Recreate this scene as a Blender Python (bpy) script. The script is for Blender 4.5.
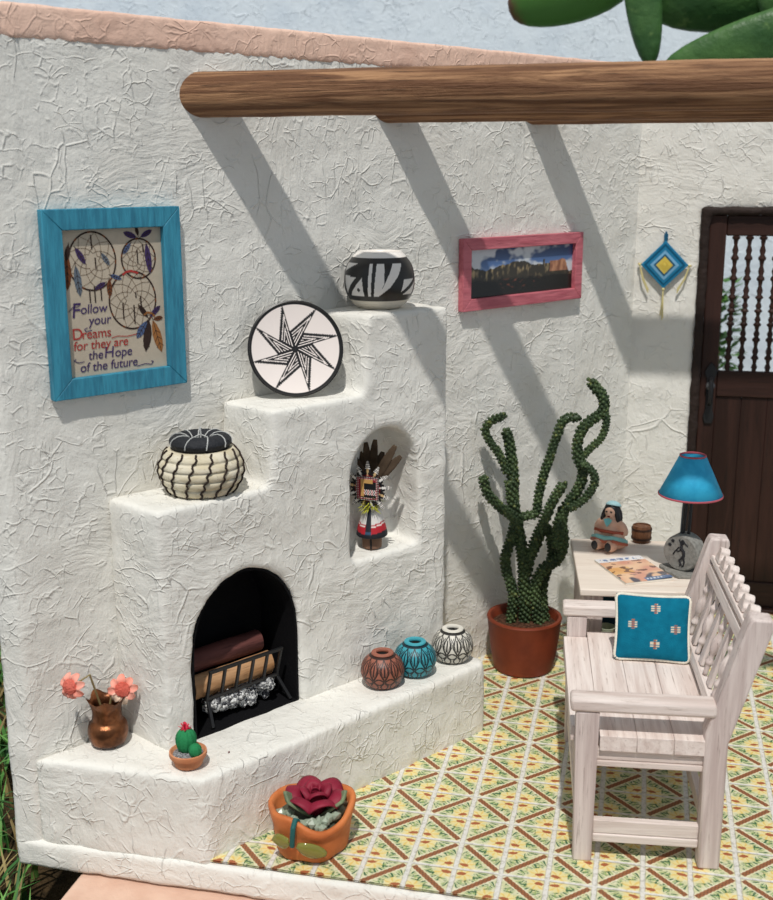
import bpy, bmesh, math, random
from math import sin, cos, pi, radians, sqrt, atan2, hypot, exp
from mathutils import Vector, Matrix, Euler, noise
for o in list(bpy.data.objects): bpy.data.objects.remove(o)
SC = bpy.context.scene
COL = SC.collection
RNG = random.Random(7)

# ---------------------------------------------------------------- camera, sky, sun, exposure
cam_d = bpy.data.cameras.new('camera'); cam = bpy.data.objects.new('camera', cam_d); COL.objects.link(cam)
SC.camera = cam
FPX = 1134.93
cam_d.sensor_fit = 'AUTO'; cam_d.sensor_width = 36.0; cam_d.lens = FPX * 36.0 / 900.0
cam_d.shift_x = -0.5 / 900.0 * 0
cam_d.clip_start = 0.05; cam_d.clip_end = 100
R0 = Vector((0.975, 0.222, -0.003)); R2 = Vector((-0.2167, 0.9466, -0.2386)).normalized()
pit, yaw, rol = radians(13.785), radians(-12.892), radians(0.167)
fwd = Vector((sin(yaw) * cos(pit), cos(yaw) * cos(pit), -sin(pit)))
rgt = Vector((cos(yaw), -sin(yaw), 0)); dwn = fwd.cross(rgt)
rgt2 = cos(rol) * rgt + sin(rol) * dwn; dwn2 = -sin(rol) * rgt + cos(rol) * dwn
CAMP = Vector((0.908, -3.6175, 2.4665))
m = Matrix((rgt2, -dwn2, -fwd)).transposed().to_4x4(); m.translation = CAMP
cam.matrix_world = m
cam_d.dof.use_dof = True; cam_d.dof.focus_distance = 4.75; cam_d.dof.aperture_fstop = 1.9

W = bpy.data.worlds.new('sky'); SC.world = W; W.use_nodes = True
bg = W.node_tree.nodes['Background']; bg.inputs[0].default_value = (0.80, 0.90, 1.0, 1); bg.inputs[1].default_value = 0.45
sd = bpy.data.lights.new('sun', 'SUN'); sun = bpy.data.objects.new('sun', sd); COL.objects.link(sun)
sd.energy = 2.95; sd.angle = radians(1.3); sd.color = (1.0, 0.965, 0.91)
SUN_T = Vector((-0.08, 0.573, -1.0)).normalized()
sun.rotation_euler = SUN_T.to_track_quat('-Z', 'Y').to_euler(); sun.location = (1.5, -4, 7)
SC.view_settings.view_transform = 'Standard'; SC.view_settings.look = 'None'
SC.view_settings.exposure = 0.0; SC.view_settings.gamma = 1.0; SC.view_settings.use_curve_mapping = False

# ---------------------------------------------------------------- helpers
def lin(h):
    h = h.lstrip('#'); v = [int(h[i:i + 2], 16) / 255 for i in (0, 2, 4)]
    return tuple(c / 12.92 if c <= 0.04045 else ((c + 0.055) / 1.055) ** 2.4 for c in v)
def mixc(a, b, t): return tuple(x + (y - x) * t for x, y in zip(a, b))
def sstep(a, b, x):
    t = max(0, min(1, (x - a) / (b - a))); return t * t * (3 - 2 * t)

class X:                                              # tiny expression wrapper over shader math nodes
    def __init__(s, nt, k): s.nt, s.k = nt, k
    def op(s, o, *a):
        n = s.nt.nodes.new('ShaderNodeMath'); n.operation = o
        for i, v in enumerate((s,) + a):
            if isinstance(v, X): s.nt.links.new(v.k, n.inputs[i])
            else: n.inputs[i].default_value = v
        return X(s.nt, n.outputs[0])
    def __add__(s, o): return s.op('ADD', o)
    __radd__ = __add__
    def __sub__(s, o): return s.op('SUBTRACT', o)
    def __rsub__(s, o): return (s * -1) + o
    def __mul__(s, o): return s.op('MULTIPLY', o)
    __rmul__ = __mul__
    def __truediv__(s, o): return s.op('DIVIDE', o)
    def abs(s): return s.op('ABSOLUTE')
    def floor(s): return s.op('FLOOR')
    def round(s): return s.op('ROUND')
    def frac(s): return s.op('FRACT')
    def sin(s): return s.op('SINE')
    def sqrt(s): return s.op('SQRT')
    def lt(s, o): return s.op('LESS_THAN', o)
    def gt(s, o): return s.op('GREATER_THAN', o)
    def mn(s, o): return s.op('MINIMUM', o)
    def mx(s, o): return s.op('MAXIMUM', o)
    def atan2(s, o): return s.op('ARCTAN2', o)
    def sm(s, a, b, c=0.0, d=1.0):
        n = s.nt.nodes.new('ShaderNodeMapRange'); n.interpolation_type = 'SMOOTHSTEP'
        s.nt.links.new(s.k, n.inputs[0])
        for i, v in enumerate((a, b, c, d)): n.inputs[i + 1].default_value = v
        return X(s.nt, n.outputs[0])

class Mat:
    def __init__(s, name, rough=0.7, spec=0.3, metal=0.0):
        s.m = bpy.data.materials.new(name); s.m.use_nodes = True; s.nt = s.m.node_tree
        s.b = s.nt.nodes['Principled BSDF']; s.b.inputs['Roughness'].default_value = rough
        s.b.inputs['Specular IOR Level'].default_value = spec; s.b.inputs['Metallic'].default_value = metal
        s.tc = s.nt.nodes.new('ShaderNodeTexCoord')
        s.P = s.tc.outputs['Object']
    def scaled(s, sc, src=None, loc=(0, 0, 0)):
        n = s.nt.nodes.new('ShaderNodeMapping'); s.nt.links.new(src or s.P, n.inputs[0])
        n.inputs['Scale'].default_value = sc if isinstance(sc, (tuple, list)) else (sc,) * 3
        n.inputs['Location'].default_value = loc
        return n.outputs[0]
    def xyz(s, src=None):
        n = s.nt.nodes.new('ShaderNodeSeparateXYZ'); s.nt.links.new(src or s.P, n.inputs[0])
        return [X(s.nt, o) for o in n.outputs]
    def noise(s, scale, detail=3, rough=0.55, src=None, dist=0.0):
        n = s.nt.nodes.new('ShaderNodeTexNoise'); s.nt.links.new(src or s.P, n.inputs['Vector'])
        n.inputs['Scale'].default_value = scale; n.inputs['Detail'].default_value = detail
        n.inputs['Roughness'].default_value = rough; n.inputs['Distortion'].default_value = dist
        s.last = n
        return X(s.nt, n.outputs['Fac'])
    def voro(s, scale, feat='DISTANCE_TO_EDGE', src=None, out='Distance', rnd=1.0):
        n = s.nt.nodes.new('ShaderNodeTexVoronoi'); n.feature = feat
        s.nt.links.new(src or s.P, n.inputs['Vector']); n.inputs['Scale'].default_value = scale
        n.inputs['Randomness'].default_value = rnd
        return X(s.nt, n.outputs[out])
    def col(s, c):
        n = s.nt.nodes.new('ShaderNodeRGB'); n.outputs[0].default_value = (*c, 1); return n.outputs[0]
    def mix(s, a, b, f):
        n = s.nt.nodes.new('ShaderNodeMix'); n.data_type = 'RGBA'
        if isinstance(f, X): s.nt.links.new(f.k, n.inputs[0])
        else: n.inputs[0].default_value = f
        for v, i in ((a, 6), (b, 7)):
            if isinstance(v, tuple): n.inputs[i].default_value = (*v, 1)
            else: s.nt.links.new(v, n.inputs[i])
        return n.outputs[2]
    def color(s, c):
        if isinstance(c, tuple): s.b.inputs['Base Color'].default_value = (*c, 1)
        else: s.nt.links.new(c, s.b.inputs['Base Color'])
    def rough(s, x): s.nt.links.new(x.k, s.b.inputs['Roughness'])
    def bump(s, h, dist=0.01, strength=1.0):
        n = s.nt.nodes.new('ShaderNodeBump'); s.nt.links.new(h.k, n.inputs['Height'])
        n.inputs['Distance'].default_value = dist; n.inputs['Strength'].default_value = strength
        s.nt.links.new(n.outputs[0], s.b.inputs['Normal'])
    def warp(s, amt, scale):
        n = s.nt.nodes.new('ShaderNodeTexNoise'); s.nt.links.new(s.P, n.inputs['Vector']); n.inputs['Scale'].default_value = scale
        n.inputs['Detail'].default_value = 2
        v = s.nt.nodes.new('ShaderNodeVectorMath'); v.operation = 'MULTIPLY_ADD'
        s.nt.links.new(n.outputs['Color'], v.inputs[0]); v.inputs[1].default_value = (amt,) * 3; s.nt.links.new(s.P, v.inputs[2])
        return v.outputs[0]

def stucco(name, c, dirt=None, amp=1.0):
    M = Mat(name, 0.75, 0.25)
    w1 = M.warp(0.13, 4.0); w2 = M.warp(0.07, 9.0)
    def crease(scale, src, wd, lo, hi, seed, str_=(1, 1, 1.5)):   # raised paper-like creases, broken into short runs
        e = M.voro(scale, src=M.scaled(str_, src, seed))
        k = M.noise(scale * .75, 2, .6, src=M.scaled(1, loc=(seed[1] + 4, seed[2], seed[0]))).sm(lo, hi)
        return e.sm(0.0, wd, 1, 0) * k
    h = crease(3.6, w1, .028, .56, .65, (0, 3, 1)) * .36 + crease(6.5, w1, .042, .56, .64, (7, 1, 5), (1.7, 1.5, .8)) * .28
    h = h + crease(10.0, w2, .06, .535, .62, (2, 8, 4), (1, 1, 1.8)) * .24 + crease(17.0, w2, .10, .50, .60, (5, 2, 9), (1.4, 1, 1)) * .18
    d1 = M.scaled((34, 34, 8), M.warp(.35, 2.5)); d2 = M.scaled((11, 11, 38), M.warp(.4, 2.0), (3, 3, 3))
    sel = M.noise(1.7, 2).sm(.42, .58)
    st = M.noise(1.0, 3, .55, src=d1) * sel + M.noise(1.0, 3, .55, src=d2) * (1 - sel)
    h = h + st * .50 + M.noise(80, 3, .65) * .18 + M.noise(6, 3) * .6
    M.bump(h, 0.013 * amp, 0.9)
    M.color(M.mix(c, dirt or tuple(v * .9 for v in c), M.noise(3.0, 4).sm(.4, .75)))
    return M.m

def plain(name, c, rough=0.6, spec=0.35, metal=0.0, var=0.12, scale=9.0, bump=0.0, bscale=60.0, c2=None):
    M = Mat(name, rough, spec, metal)
    c2 = c2 or tuple(v * (1 - var * 2) for v in c)
    M.color(M.mix(c, c2, M.noise(scale, 4).sm(.3, .75)))
    if bump: M.bump(M.noise(bscale, 3), bump)
    return M.m

def wood(name, c1, c2, axis=0, s=18.0, rough=0.65, stretch=.06, bump=.004, c3=None, lo=.35, hi=.65):
    M = Mat(name, rough, 0.3)
    sc = [1, 1, 1]; sc[axis] = stretch
    v = M.scaled(tuple(sc))
    f = M.noise(s, 5, .65, src=v, dist=.6); g = M.noise(s * 4.2, 4, .7, src=v)
    cc = M.mix(c1, c2, f.sm(lo, hi))
    cc = M.mix(cc, c3 or tuple(x * .5 for x in c2), g.sm(.56, .72) * .75)
    M.color(cc); M.bump(g * .6 + f * .6, bump)
    return M.m

def attrmat(name, rough=0.5, spec=0.35, bump=0.0, bscale=80.0):
    M = Mat(name, rough, spec)
    a = M.nt.nodes.new('ShaderNodeAttribute'); a.attribute_name = 'Col'
    M.nt.links.new(a.outputs['Color'], M.b.inputs['Base Color'])
    if bump: M.bump(M.noise(bscale, 3), bump)
    return M.m

class MB:
    """collects shapes for ONE mesh"""
    def __init__(s): s.v, s.f, s.mi, s.cur = [], [], [], 0
    def add(s, vs, fs, M=None):
        n = len(s.v)
        s.v += [tuple(M @ Vector(p)) if M else tuple(p) for p in vs]
        s.f += [tuple(i + n for i in q) for q in fs]; s.mi += [s.cur] * len(fs); return s
    def box(s, a, b, M=None):
        (x0, y0, z0), (x1, y1, z1) = a, b
        vs = [(x0, y0, z0), (x1, y0, z0), (x1, y1, z0), (x0, y1, z0), (x0, y0, z1), (x1, y0, z1), (x1, y1, z1), (x0, y1, z1)]
        return s.add(vs, [(3, 2, 1, 0), (4, 5, 6, 7), (0, 1, 5, 4), (1, 2, 6, 5), (2, 3, 7, 6), (3, 0, 4, 7)], M)
    def bar(s, p, q, w, h, up=(0, 0, 1)):               # rectangular bar from p to q
        p, q = Vector(p), Vector(q); d = (q - p); L = d.length; d.normalize(); u = Vector(up)
        sd_ = d.cross(u)
        if sd_.length < 1e-4: sd_ = d.cross(Vector((1, 0, 0)))
        sd_.normalize(); u = sd_.cross(d)
        M = Matrix((d, sd_, u)).transposed().to_4x4(); M.translation = p
        return s.box((0, -w / 2, -h / 2), (L, w / 2, h / 2), M)
    def lathe(s, prof, n=48, M=None, rfun=None, cap=True):
        vs, fs = [], []
        for k, (r, z) in enumerate(prof):
            for i in range(n):
                a = 2 * pi * i / n; rr = max(r, 1e-5) * (rfun(a, z, k) if rfun else 1)
                vs.append((rr * cos(a), rr * sin(a), z))
        for k in range(len(prof) - 1):
            for i in range(n):
                j = (i + 1) % n
                fs.append((k * n + i, k * n + j, (k + 1) * n + j, (k + 1) * n + i))
        if cap:
            if prof[0][0] > 1e-4: fs.append(tuple(range(n))[::-1])
            if prof[-1][0] > 1e-4: fs.append(tuple((len(prof) - 1) * n + i for i in range(n)))
        return s.add(vs, fs, M)
    def tube(s, pts, r, n=10, M=None, cap=True):
        pts = [Vector(p) for p in pts]; vs, fs = [], []; prev = None
        for k, p in enumerate(pts):
            d = (pts[min(k + 1, len(pts) - 1)] - pts[max(k - 1, 0)]).normalized()
            if prev is None:
                u = d.cross(Vector((0, 0, 1)))
                if u.length < .1: u = d.cross(Vector((1, 0, 0)))
            else: u = prev - d * prev.dot(d)
            u.normalize(); prev = u; w = d.cross(u); rr = r[k] if isinstance(r, (list, tuple)) else r
            vs += [p + rr * (cos(2 * pi * i / n) * u + sin(2 * pi * i / n) * w) for i in range(n)]
        for k in range(len(pts) - 1):
            for i in range(n):
                j = (i + 1) % n; fs.append((k * n + i, k * n + j, (k + 1) * n + j, (k + 1) * n + i))
        if cap: fs += [tuple(range(n))[::-1], tuple((len(pts) - 1) * n + i for i in range(n))]
        return s.add(vs, fs, M)
    def ball(s, c, r, n=12, k=8, M=None, rot=None):
        r = r if isinstance(r, (tuple, list)) else (r,) * 3
        vs, fs = [], []
        for j in range(k + 1):
            t = pi * j / k
            for i in range(n):
                a = 2 * pi * i / n
                p = Vector((r[0] * sin(t) * cos(a) if 0 < j < k else 0, r[1] * sin(t) * sin(a) if 0 < j < k else 0, -r[2] * cos(t)))
                if rot: p = rot @ p
                vs.append(p + Vector(c))
        for j in range(k):
            for i in range(n):
                q = (i + 1) % n; fs.append((j * n + i, j * n + q, (j + 1) * n + q, (j + 1) * n + i))
        return s.add(vs, fs, M)
    def ico(s, c, r, sub=1, jit=0.0, rot=None, sq=(1, 1, 1)):
        bm = bmesh.new(); bmesh.ops.create_icosphere(bm, subdivisions=sub, radius=1.0)
        bm.verts.ensure_lookup_table(); vs = []
        for v in bm.verts:
            p = Vector((v.co.x * sq[0], v.co.y * sq[1], v.co.z * sq[2])) * r * (1 + RNG.uniform(-jit, jit))
            if rot: p = rot @ p
            vs.append(p + Vector(c))
        fs = [tuple(v.index for v in f.verts) for f in bm.faces]; bm.free()
        return s.add(vs, fs)
    def prism(s, poly, z0, z1, M=None):                 # 2-D polygon (x,y) extruded along z
        n = len(poly)
        vs = [(x, y, z0) for x, y in poly] + [(x, y, z1) for x, y in poly]
        return s.add(vs, [tuple(range(n))[::-1], tuple(range(n, 2 * n))] + [(i, (i + 1) % n, n + (i + 1) % n, n + i) for i in range(n)], M)
    def grid(s, nu, nv, fn, closed=False):
        vs = [fn(i / (nu - (0 if closed else 1)), j / (nv - 1)) for j in range(nv) for i in range(nu)]
        fs = []
        for j in range(nv - 1):
            for i in range(nu if closed else nu - 1):
                q = (i + 1) % nu; fs.append((j * nu + i, j * nu + q, (j + 1) * nu + q, (j + 1) * nu + i))
        return s.add(vs, fs)
    def build(s, name, mats, parent=None, loc=None, smooth=True, bevel=0.0, angle=40, rotz=0.0, seg=2, solid=0.0, weld=0.0):
        me = bpy.data.meshes.new(name); me.from_pydata(s.v, [], s.f)
        for mt in (mats if isinstance(mats, list) else [mats]): me.materials.append(mt)
        me.polygons.foreach_set('material_index', s.mi)
        bm = bmesh.new(); bm.from_mesh(me)
        if weld: bmesh.ops.remove_doubles(bm, verts=bm.verts, dist=weld)
        bmesh.ops.recalc_face_normals(bm, faces=bm.faces); bm.to_mesh(me); bm.free()
        o = bpy.data.objects.new(name, me); COL.objects.link(o)
        if parent: o.parent = parent
        if loc: o.location = loc
        o.rotation_euler.z = rotz
        if solid:
            q = o.modifiers.new('solid', 'SOLIDIFY'); q.thickness = solid; q.offset = 0
        if bevel:
            q = o.modifiers.new('bevel', 'BEVEL'); q.width = bevel; q.segments = seg; q.limit_method = 'ANGLE'; q.angle_limit = radians(35)
        if smooth:
            me.shade_smooth() if hasattr(me, 'shade_smooth') else None
            if angle < 180: me.set_sharp_from_angle(angle=radians(angle))
        return o

def paint(o, fn):                                       # per-point colour of a surface pattern
    me = o.data; a = me.color_attributes.new('Col', 'FLOAT_COLOR', 'POINT')
    for i, v in enumerate(me.vertices): a.data[i].color = (*fn(v.co), 1)
def tag(o, label, cat, group=None):
    o['label'] = label; o['category'] = cat
    if group: o['group'] = group
    return o
def thing(name, label, cat, loc, rotz=0.0, group=None):
    o = bpy.data.objects.new(name, None); COL.objects.link(o); o.empty_display_size = .05
    o.location = loc; o.rotation_euler.z = rotz
    return tag(o, label, cat, group)
def struct(o): o['kind'] = 'structure'; return o
def bake(o):                                            # apply modifiers into plain mesh data
    dg = bpy.context.evaluated_depsgraph_get(); dg.update()
    me = bpy.data.meshes.new_from_object(o.evaluated_get(dg)); old = o.data
    o.modifiers.clear(); o.data = me; bpy.data.meshes.remove(old); return o
def soften(o, vox, it=4, amp=0.0, nscale=6.0, fac=.5):  # voxel remesh + smoothing: hand-plastered body
    q = o.modifiers.new('r', 'REMESH'); q.mode = 'VOXEL'; q.voxel_size = vox; q.use_smooth_shade = True
    q = o.modifiers.new('s', 'SMOOTH'); q.iterations = it; q.factor = fac
    bake(o)
    if amp:
        nv = len(o.data.vertices); co = [0.0] * nv * 3; no = [0.0] * nv * 3
        o.data.vertices.foreach_get('co', co); o.data.vertices.foreach_get('normal', no)
        for i in range(0, nv * 3, 3):
            p = Vector(co[i:i + 3]); k = amp * (noise.noise(p * nscale) + .5 * noise.noise(p * nscale * 2.7 + Vector((5, 5, 5))))
            co[i] += no[i] * k; co[i + 1] += no[i + 1] * k; co[i + 2] += no[i + 2] * k
        o.data.vertices.foreach_set('co', co); o.data.update()
    o.data.shade_smooth(); return o
def cut(o, c):
    q = o.modifiers.new('b', 'BOOLEAN'); q.operation = 'DIFFERENCE'; q.solver = 'EXACT'; q.object = c
    bake(o); me = c.data; bpy.data.objects.remove(c); bpy.data.meshes.remove(me)

# wall frame: d along the left wall, n out into the room; local object axes are (d, -n, z)
S = 1 / 6.0
F0 = Vector((-7.45 * S, -0.89 * S, 0)); AL = radians(34.9)
WD = Vector((sin(AL), cos(AL), 0)); WN = Vector((cos(AL), -sin(AL), 0)); WROT = pi / 2 - AL
def wp(d, n, z): return F0 + WD * d + WN * n + Vector((0, 0, z))
def ray(u, v): return (rgt2 * ((u - 386.5) / FPX) + dwn2 * ((v - 450) / FPX) + fwd)
def pz(u, v, z): d = ray(u, v); return CAMP + d * ((z - CAMP.z) / d.z)
def py(u, v, y): d = ray(u, v); return CAMP + d * ((y - CAMP.y) / d.y)
def pn(u, v, n): d = ray(u, v); return CAMP + d * ((F0 + WN * n - CAMP).dot(WN) / d.dot(WN))
def wplane(u, n, z):                                    # point of image column u standing at (n, z) beside the wall
    lo, hi = -1.0, 5.0
    for _ in range(50):
        mm = (lo + hi) / 2; q = wp(mm, n, z) - CAMP
        if 386.5 + FPX * q.dot(rgt2) / q.dot(fwd) > u: hi = mm
        else: lo = mm
    return wp(lo, n, z)
YB = 2.83; XC = -1.2417 + (YB + .1483) * math.tan(AL)

# ---------------------------------------------------------------- materials
WHITE = stucco('white_stucco', lin('#e5e3dc'), lin('#dddad2'))
PINK = stucco('pink_stucco', lin('#ecc8b4'), lin('#dfb8a4'), .8)
BLUEW = stucco('blue_stucco', lin('#e2ebf2'), lin('#d3dee8'), 1.0)
BEAMW = wood('beam_wood', lin('#b08560'), lin('#6e4a31'), 0, 30, .65, .045, .012, lin('#24160e'), .36, .60)
WASH = wood('whitewashed_wood', lin('#e9ddd6'), lin('#d0bfb7'), 1, 24, .7, .05, .003, lin('#8d786c'), .35, .7)
WASHX = wood('whitewashed_wood_x', lin('#e4d8d1'), lin('#cab9b1'), 0, 24, .7, .05, .003, lin('#8d786c'), .35, .7)
WASHZ = wood('whitewashed_wood_z', lin('#dccfc9'), lin('#bdaca7'), 2, 24, .7, .05, .003, lin('#857069'), .35, .68)
PALE = wood('pale_table_wood', lin('#e6dacd'), lin('#d8c9ba'), 0, 9, .6, .08, .001, lin('#c8ae98'), .35, .75)
DOORW = wood('dark_door_wood', lin('#38211a'), lin('#26130c'), 2, 12, .55, .06, .003, lin('#170d0a'))
DOORX = wood('dark_door_wood_x', lin('#38211a'), lin('#26130c'), 0, 12, .55, .06, .003, lin('#170d0a'))
JAMB = plain('jamb_black_brown', lin('#2a1d18'), .75, bump=.01, bscale=25)
IRON = plain('black_iron', lin('#1f1f21'), .42, .5, .2)
FIREB = plain('firebox_black', lin('#0d0d10'), .85, .15, bump=.003)
TERRA = plain('terracotta', lin('#7f3820'), .55, .35, c2=lin('#6b2c18'))
TERRAL = plain('terracotta_light', lin('#cf8f68'), .75, .25, c2=lin('#b97650'))
TERRAO = plain('terracotta_orange', lin('#cf7a44'), .6, .35, c2=lin('#b5602f'), bump=.006, bscale=14)
ATTR = attrmat('painted_pattern', .55); ATTRS = attrmat('glazed_pattern', .35, .5); ATTRM = attrmat('woven_pattern', .9, .1, .002, 150)

# ---------------------------------------------------------------- setting: floor, walls, trim, door
def floor_mat():
    M = Mat('patterned_tiles', .32, .45)
    x, y, _ = M.xyz(M.scaled(6.0, M.warp(.0016, 40)))
    U = ((x + y) * .5).round(); V = ((x - y) * .5).round()
    dx = (x - (U + V)).abs(); dy = (y - (U - V)).abs()
    t = dx + dy
    fx, fy = dx - .21, dy - .19
    fr = (fx * fx + fy * fy).sqrt(); an = fy.atan2(fx)
    n1 = M.noise(70, 2); n2 = M.noise(24, 3)
    base = M.mix(lin('#ece6cc'), lin('#dfdcae'), n2.sm(.35, .7))
    base = M.mix(base, lin('#c3cc98'), (t.sm(.40, .60) * t.sm(.95, .75, 0, 1)) * (n1.sm(.35, .6) * .5 + .15))
    # flower: pale yellow ragged petals, rust heart lying across
    pet = fr + (an * 6 + n2 * 5).sin() * .05 + (n1 - .5) * .12
    base = M.mix(base, lin('#efdc92'), pet.sm(.17, .27, 1, 0) * .7)
    base = M.mix(base, lin('#e9c04e'), (pet.sm(.15, .22, 1, 0) * (an * 6 + 1).sin().sm(.2, .8)) * .7)
    hx, hy = dx - .17, dy - .16
    heart = (hx * hx * .55 + hy * hy * 1.7 + hx * hy * .5).sqrt() + (n1 - .5) * .10
    base = M.mix(base, lin('#a9562a'), heart.sm(.062, .085, 1, 0))
    # leaves: fans of a few curved green blades
    for (cx, cy, k, ph, r0, r1, a0) in ((.44, .05, 9.5, .2, .05, .32, .9), (.05, .44, 9.5, 1.2, .05, .32, .65), (.22, .22, 11.0, .6, .17, .40, .78)):
        ax, ay = dx - cx, dy - cy
        r = (ax * ax + ay * ay).sqrt(); a = ay.atan2(ax)
        wob = (a - a0) * k + r * 7 + ph + (n2 - .5) * 2.5
        band = r.sm(r0, r0 + .04) * r.sm(r1 - .09, r1, 1, 0) * (a - a0).abs().sm(.85, 1.1, 1, 0) * t.sm(.84, .89, 1, 0) * M.noise(36, 2).sm(.36, .50)
        base = M.mix(base, lin('#146038'), band * wob.sin().sm(.40, .75))
        base = M.mix(base, lin('#86a856'), band * (wob + 2.4).sin().sm(.55, .8) * .7)
    # rust-brown diagonal braid
    b = (1 - t).abs(); along = (dx - dy)
    bar = (b + (along * 40).sin() * .008).sm(.082, .10, 1, 0) * along.abs().sm(.78, .82, 1, 0)
    dots = (along * 40).sin().sm(.1, .7) * b.sm(.03, .065, 1, 0)
    base = M.mix(base, M.mix(lin('#94552e'), lin('#65351a'), dots), bar)
    # white grout, wider along the depth lines
    gx = (x - x.round()).abs() + (n1 - .5) * .05; gy = (y - y.round()).abs() + (n1 - .5) * .035
    g = gx.sm(.040, .070, 1, 0).mx(gy.sm(.02, .055, 1, 0))
    base = M.mix(base, M.mix(lin('#e4e2dc'), lin('#b9b6ae'), M.noise(48, 4, .7).sm(.45, .7)), g)
    base = M.mix(base, lin('#8a8168'), .16 + n2.sm(.5, .8) * .10)
    M.color(base); M.rough(g.sm(0, 1, .5, .85))
    M.bump(g * -.6 + M.noise(60, 2) * .15, .006)
    return M.m
fl = MB().add([(-.60, -.147, 0), (2.66, -.160, 0), (2.66, YB + .02, 0), (-.60, YB + .02, 0)], [(0, 1, 2, 3)])
fl.add([(-.60, -.147, -.006), (2.66, -.160, -.006), (2.66, YB + .02, -.006), (-.60, YB + .02, -.006)], [(3, 2, 1, 0)])
struct(fl.build('floor', floor_mat(), smooth=False))
b = MB().box((-1.345, -.166, -.125), (2.74, YB + .15, -.014)).build('floor_base', WHITE)
struct(soften(b, .02, 3, .006, 9))

def wall_poly(o0, e0, o1):                               # plan polygon of the left wall slab
    p0 = F0.copy(); c = Vector((XC, YB, 0)); c2 = Vector((XC, YB, 0)) + WD * .12
    return p0, c, c2
P0 = Vector((-1.2417, -.160, 0)); PC = Vector((XC, YB, 0)) + WD * .1
poly = [(P0.x - .008, P0.y), (PC.x, PC.y), (PC.x - .105, PC.y + .02), (P0.x - .112, P0.y)]
w = MB().prism(poly, -.12, 2.945).build('wall_left', WHITE)
struct(soften(w, .022, 3, .005, 7))
poly2 = [(poly[0][0] + .006, P0.y - .004), (poly[1][0] + .006, poly[1][1] + .003), (poly[2][0] - .006, poly[2][1]), (poly[3][0] - .006, P0.y - .004)]
w = MB().prism(poly2, 2.899, 3.010).build('trim_1', PINK)
struct(soften(w, .013, 1, .003, 12))

DX0, DX1, DZ = 1.185, 2.13, 2.265
w = MB().prism([(XC - .06, -.1), (DX0, -.1), (DX0, DZ), (DX1, DZ), (DX1, -.1), (2.66, -.1), (2.66, 2.95), (XC - .06, 2.95)], 0, .12,
               Matrix(((1, 0, 0, 0), (0, 0, 1, YB), (0, 1, 0, 0), (0, 0, 0, 1)))).build('wall_back', WHITE)
struct(soften(w, .022, 3, .005, 7))

def door():
    r = bpy.data.objects.new('door_1', None); COL.objects.link(r); r.location = (DX0, YB, 0); struct(r)
    wd, hh = DX1 - DX0, DZ
    f = MB().box((-.012, -.022, 0), (.036, .10, hh)).box((wd - .036, -.022, 0), (wd + .012, .10, hh)).box((-.012, -.022, hh - .03), (wd + .012, .10, hh + .014))
    q = f.build('jamb', JAMB, r); soften(q, .012, 2, .006, 16)
    f = MB().box((.0, -.03, 0), (wd, .09, .022)).build('threshold', DOORX, r, bevel=.006)
    y0, y1 = .012, .05
    for x0, x1 in ((.0365, .125), (wd - .125, wd - .0365)):
        MB().box((x0, y0, .024), (x1, y1, hh - .0305)).build('stile', DOORW, r, bevel=.006)
    for z0, z1 in ((2.125, hh - .0305), (1.245, 1.39), (.024, .17)):
        MB().box((.126, y0 + .002, z0), (wd - .126, y1, z1)).build('rail', DOORX, r, bevel=.006)
    n = 5; x0 = .126; pw = (wd - .252) / n
    for i in range(n):
        MB().box((x0 + i * pw + .0002, y0 + .014, .171), (x0 + (i + 1) * pw - .0002, y1 - .002, 1.244)).build('plank', DOORW, r, bevel=.004)
    pr = []
    z0, z1 = 1.39, 2.125; L = z1 - z0
    segs = [0, .11, .25, .36, .46, .56, .70, .85, 1.0]
    pr.append((.014, z0))
    for a, c in zip(segs[:-1], segs[1:]):
        pr += [(.011, z0 + L * (a + .1 * (c - a))), (.017, z0 + L * (a + .3 * (c - a))), (.009, z0 + L * (a + .55 * (c - a))), (.013, z0 + L * (a + .8 * (c - a))), (.021, z0 + L * (a + .87 * (c - a))), (.021, z0 + L * (a + .96 * (c - a)))]
    pr.append((.012, z1))
    x = .178
    while x < wd - .14:
        MB().lathe(pr, 14).build('spindle', DOORW, r, loc=(x, .03, 0), angle=60); x += .0705
    h = MB()
    h.prism([(-.02, -.17), (.02, -.17), (.03, -.13), (.02, -.09), (.02, .08), (.034, .12), (.02, .15), (0, .175), (-.02, .15), (-.034, .12), (-.02, .08), (-.02, -.09), (-.03, -.13)], 0, .012, Matrix(((1, 0, 0, 0), (0, 0, -1, .012), (0, 1, 0, 0), (0, 0, 0, 1))))
    hp = h.build('handle', IRON, r, loc=(.092, 0, 1.262), bevel=.003)
    MB().tube([(0, -.004, .09), (0, -.05, .075), (.003, -.06, .02), (0, -.05, -.04), (0, -.004, -.06)], [.01, .012, .014, .012, .01], 10).build('grip', IRON, hp)
    MB().ball((0, -.012, .045), (.026, .018, .026)).build('lock_rose', plain('worn_iron', lin('#77787c'), .4, .5, .8), hp)
door()

# ---------------------------------------------------------------- surroundings outside the model
w = MB().box((-5.5, 6.2, -.4), (4.5, 6.4, 6.0)).build('wall_garden', BLUEW); struct(w)
g = Mat('garden_soil', .95, .1); g.color(g.mix(lin('#4a3b28'), lin('#2c2418'), g.noise(9, 5).sm(.35, .7))); g.bump(g.noise(20, 5), .06)
w = MB().box((-6, -4.5, -.46), (5, 6.2, -.42)).build('ground', g.m); struct(w)
PLK = plain('pink_board_paint', lin('#dbb9a4'), .8, c2=lin('#cfa994'), bump=.003, bscale=30)
o = MB().box((-1.09, -.75, -.419), (2.4, 1.2, -.135)).build('painted_board', PLK, bevel=.012)
tag(o, 'pale pink painted board the whole model room stands on', 'board')

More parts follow.
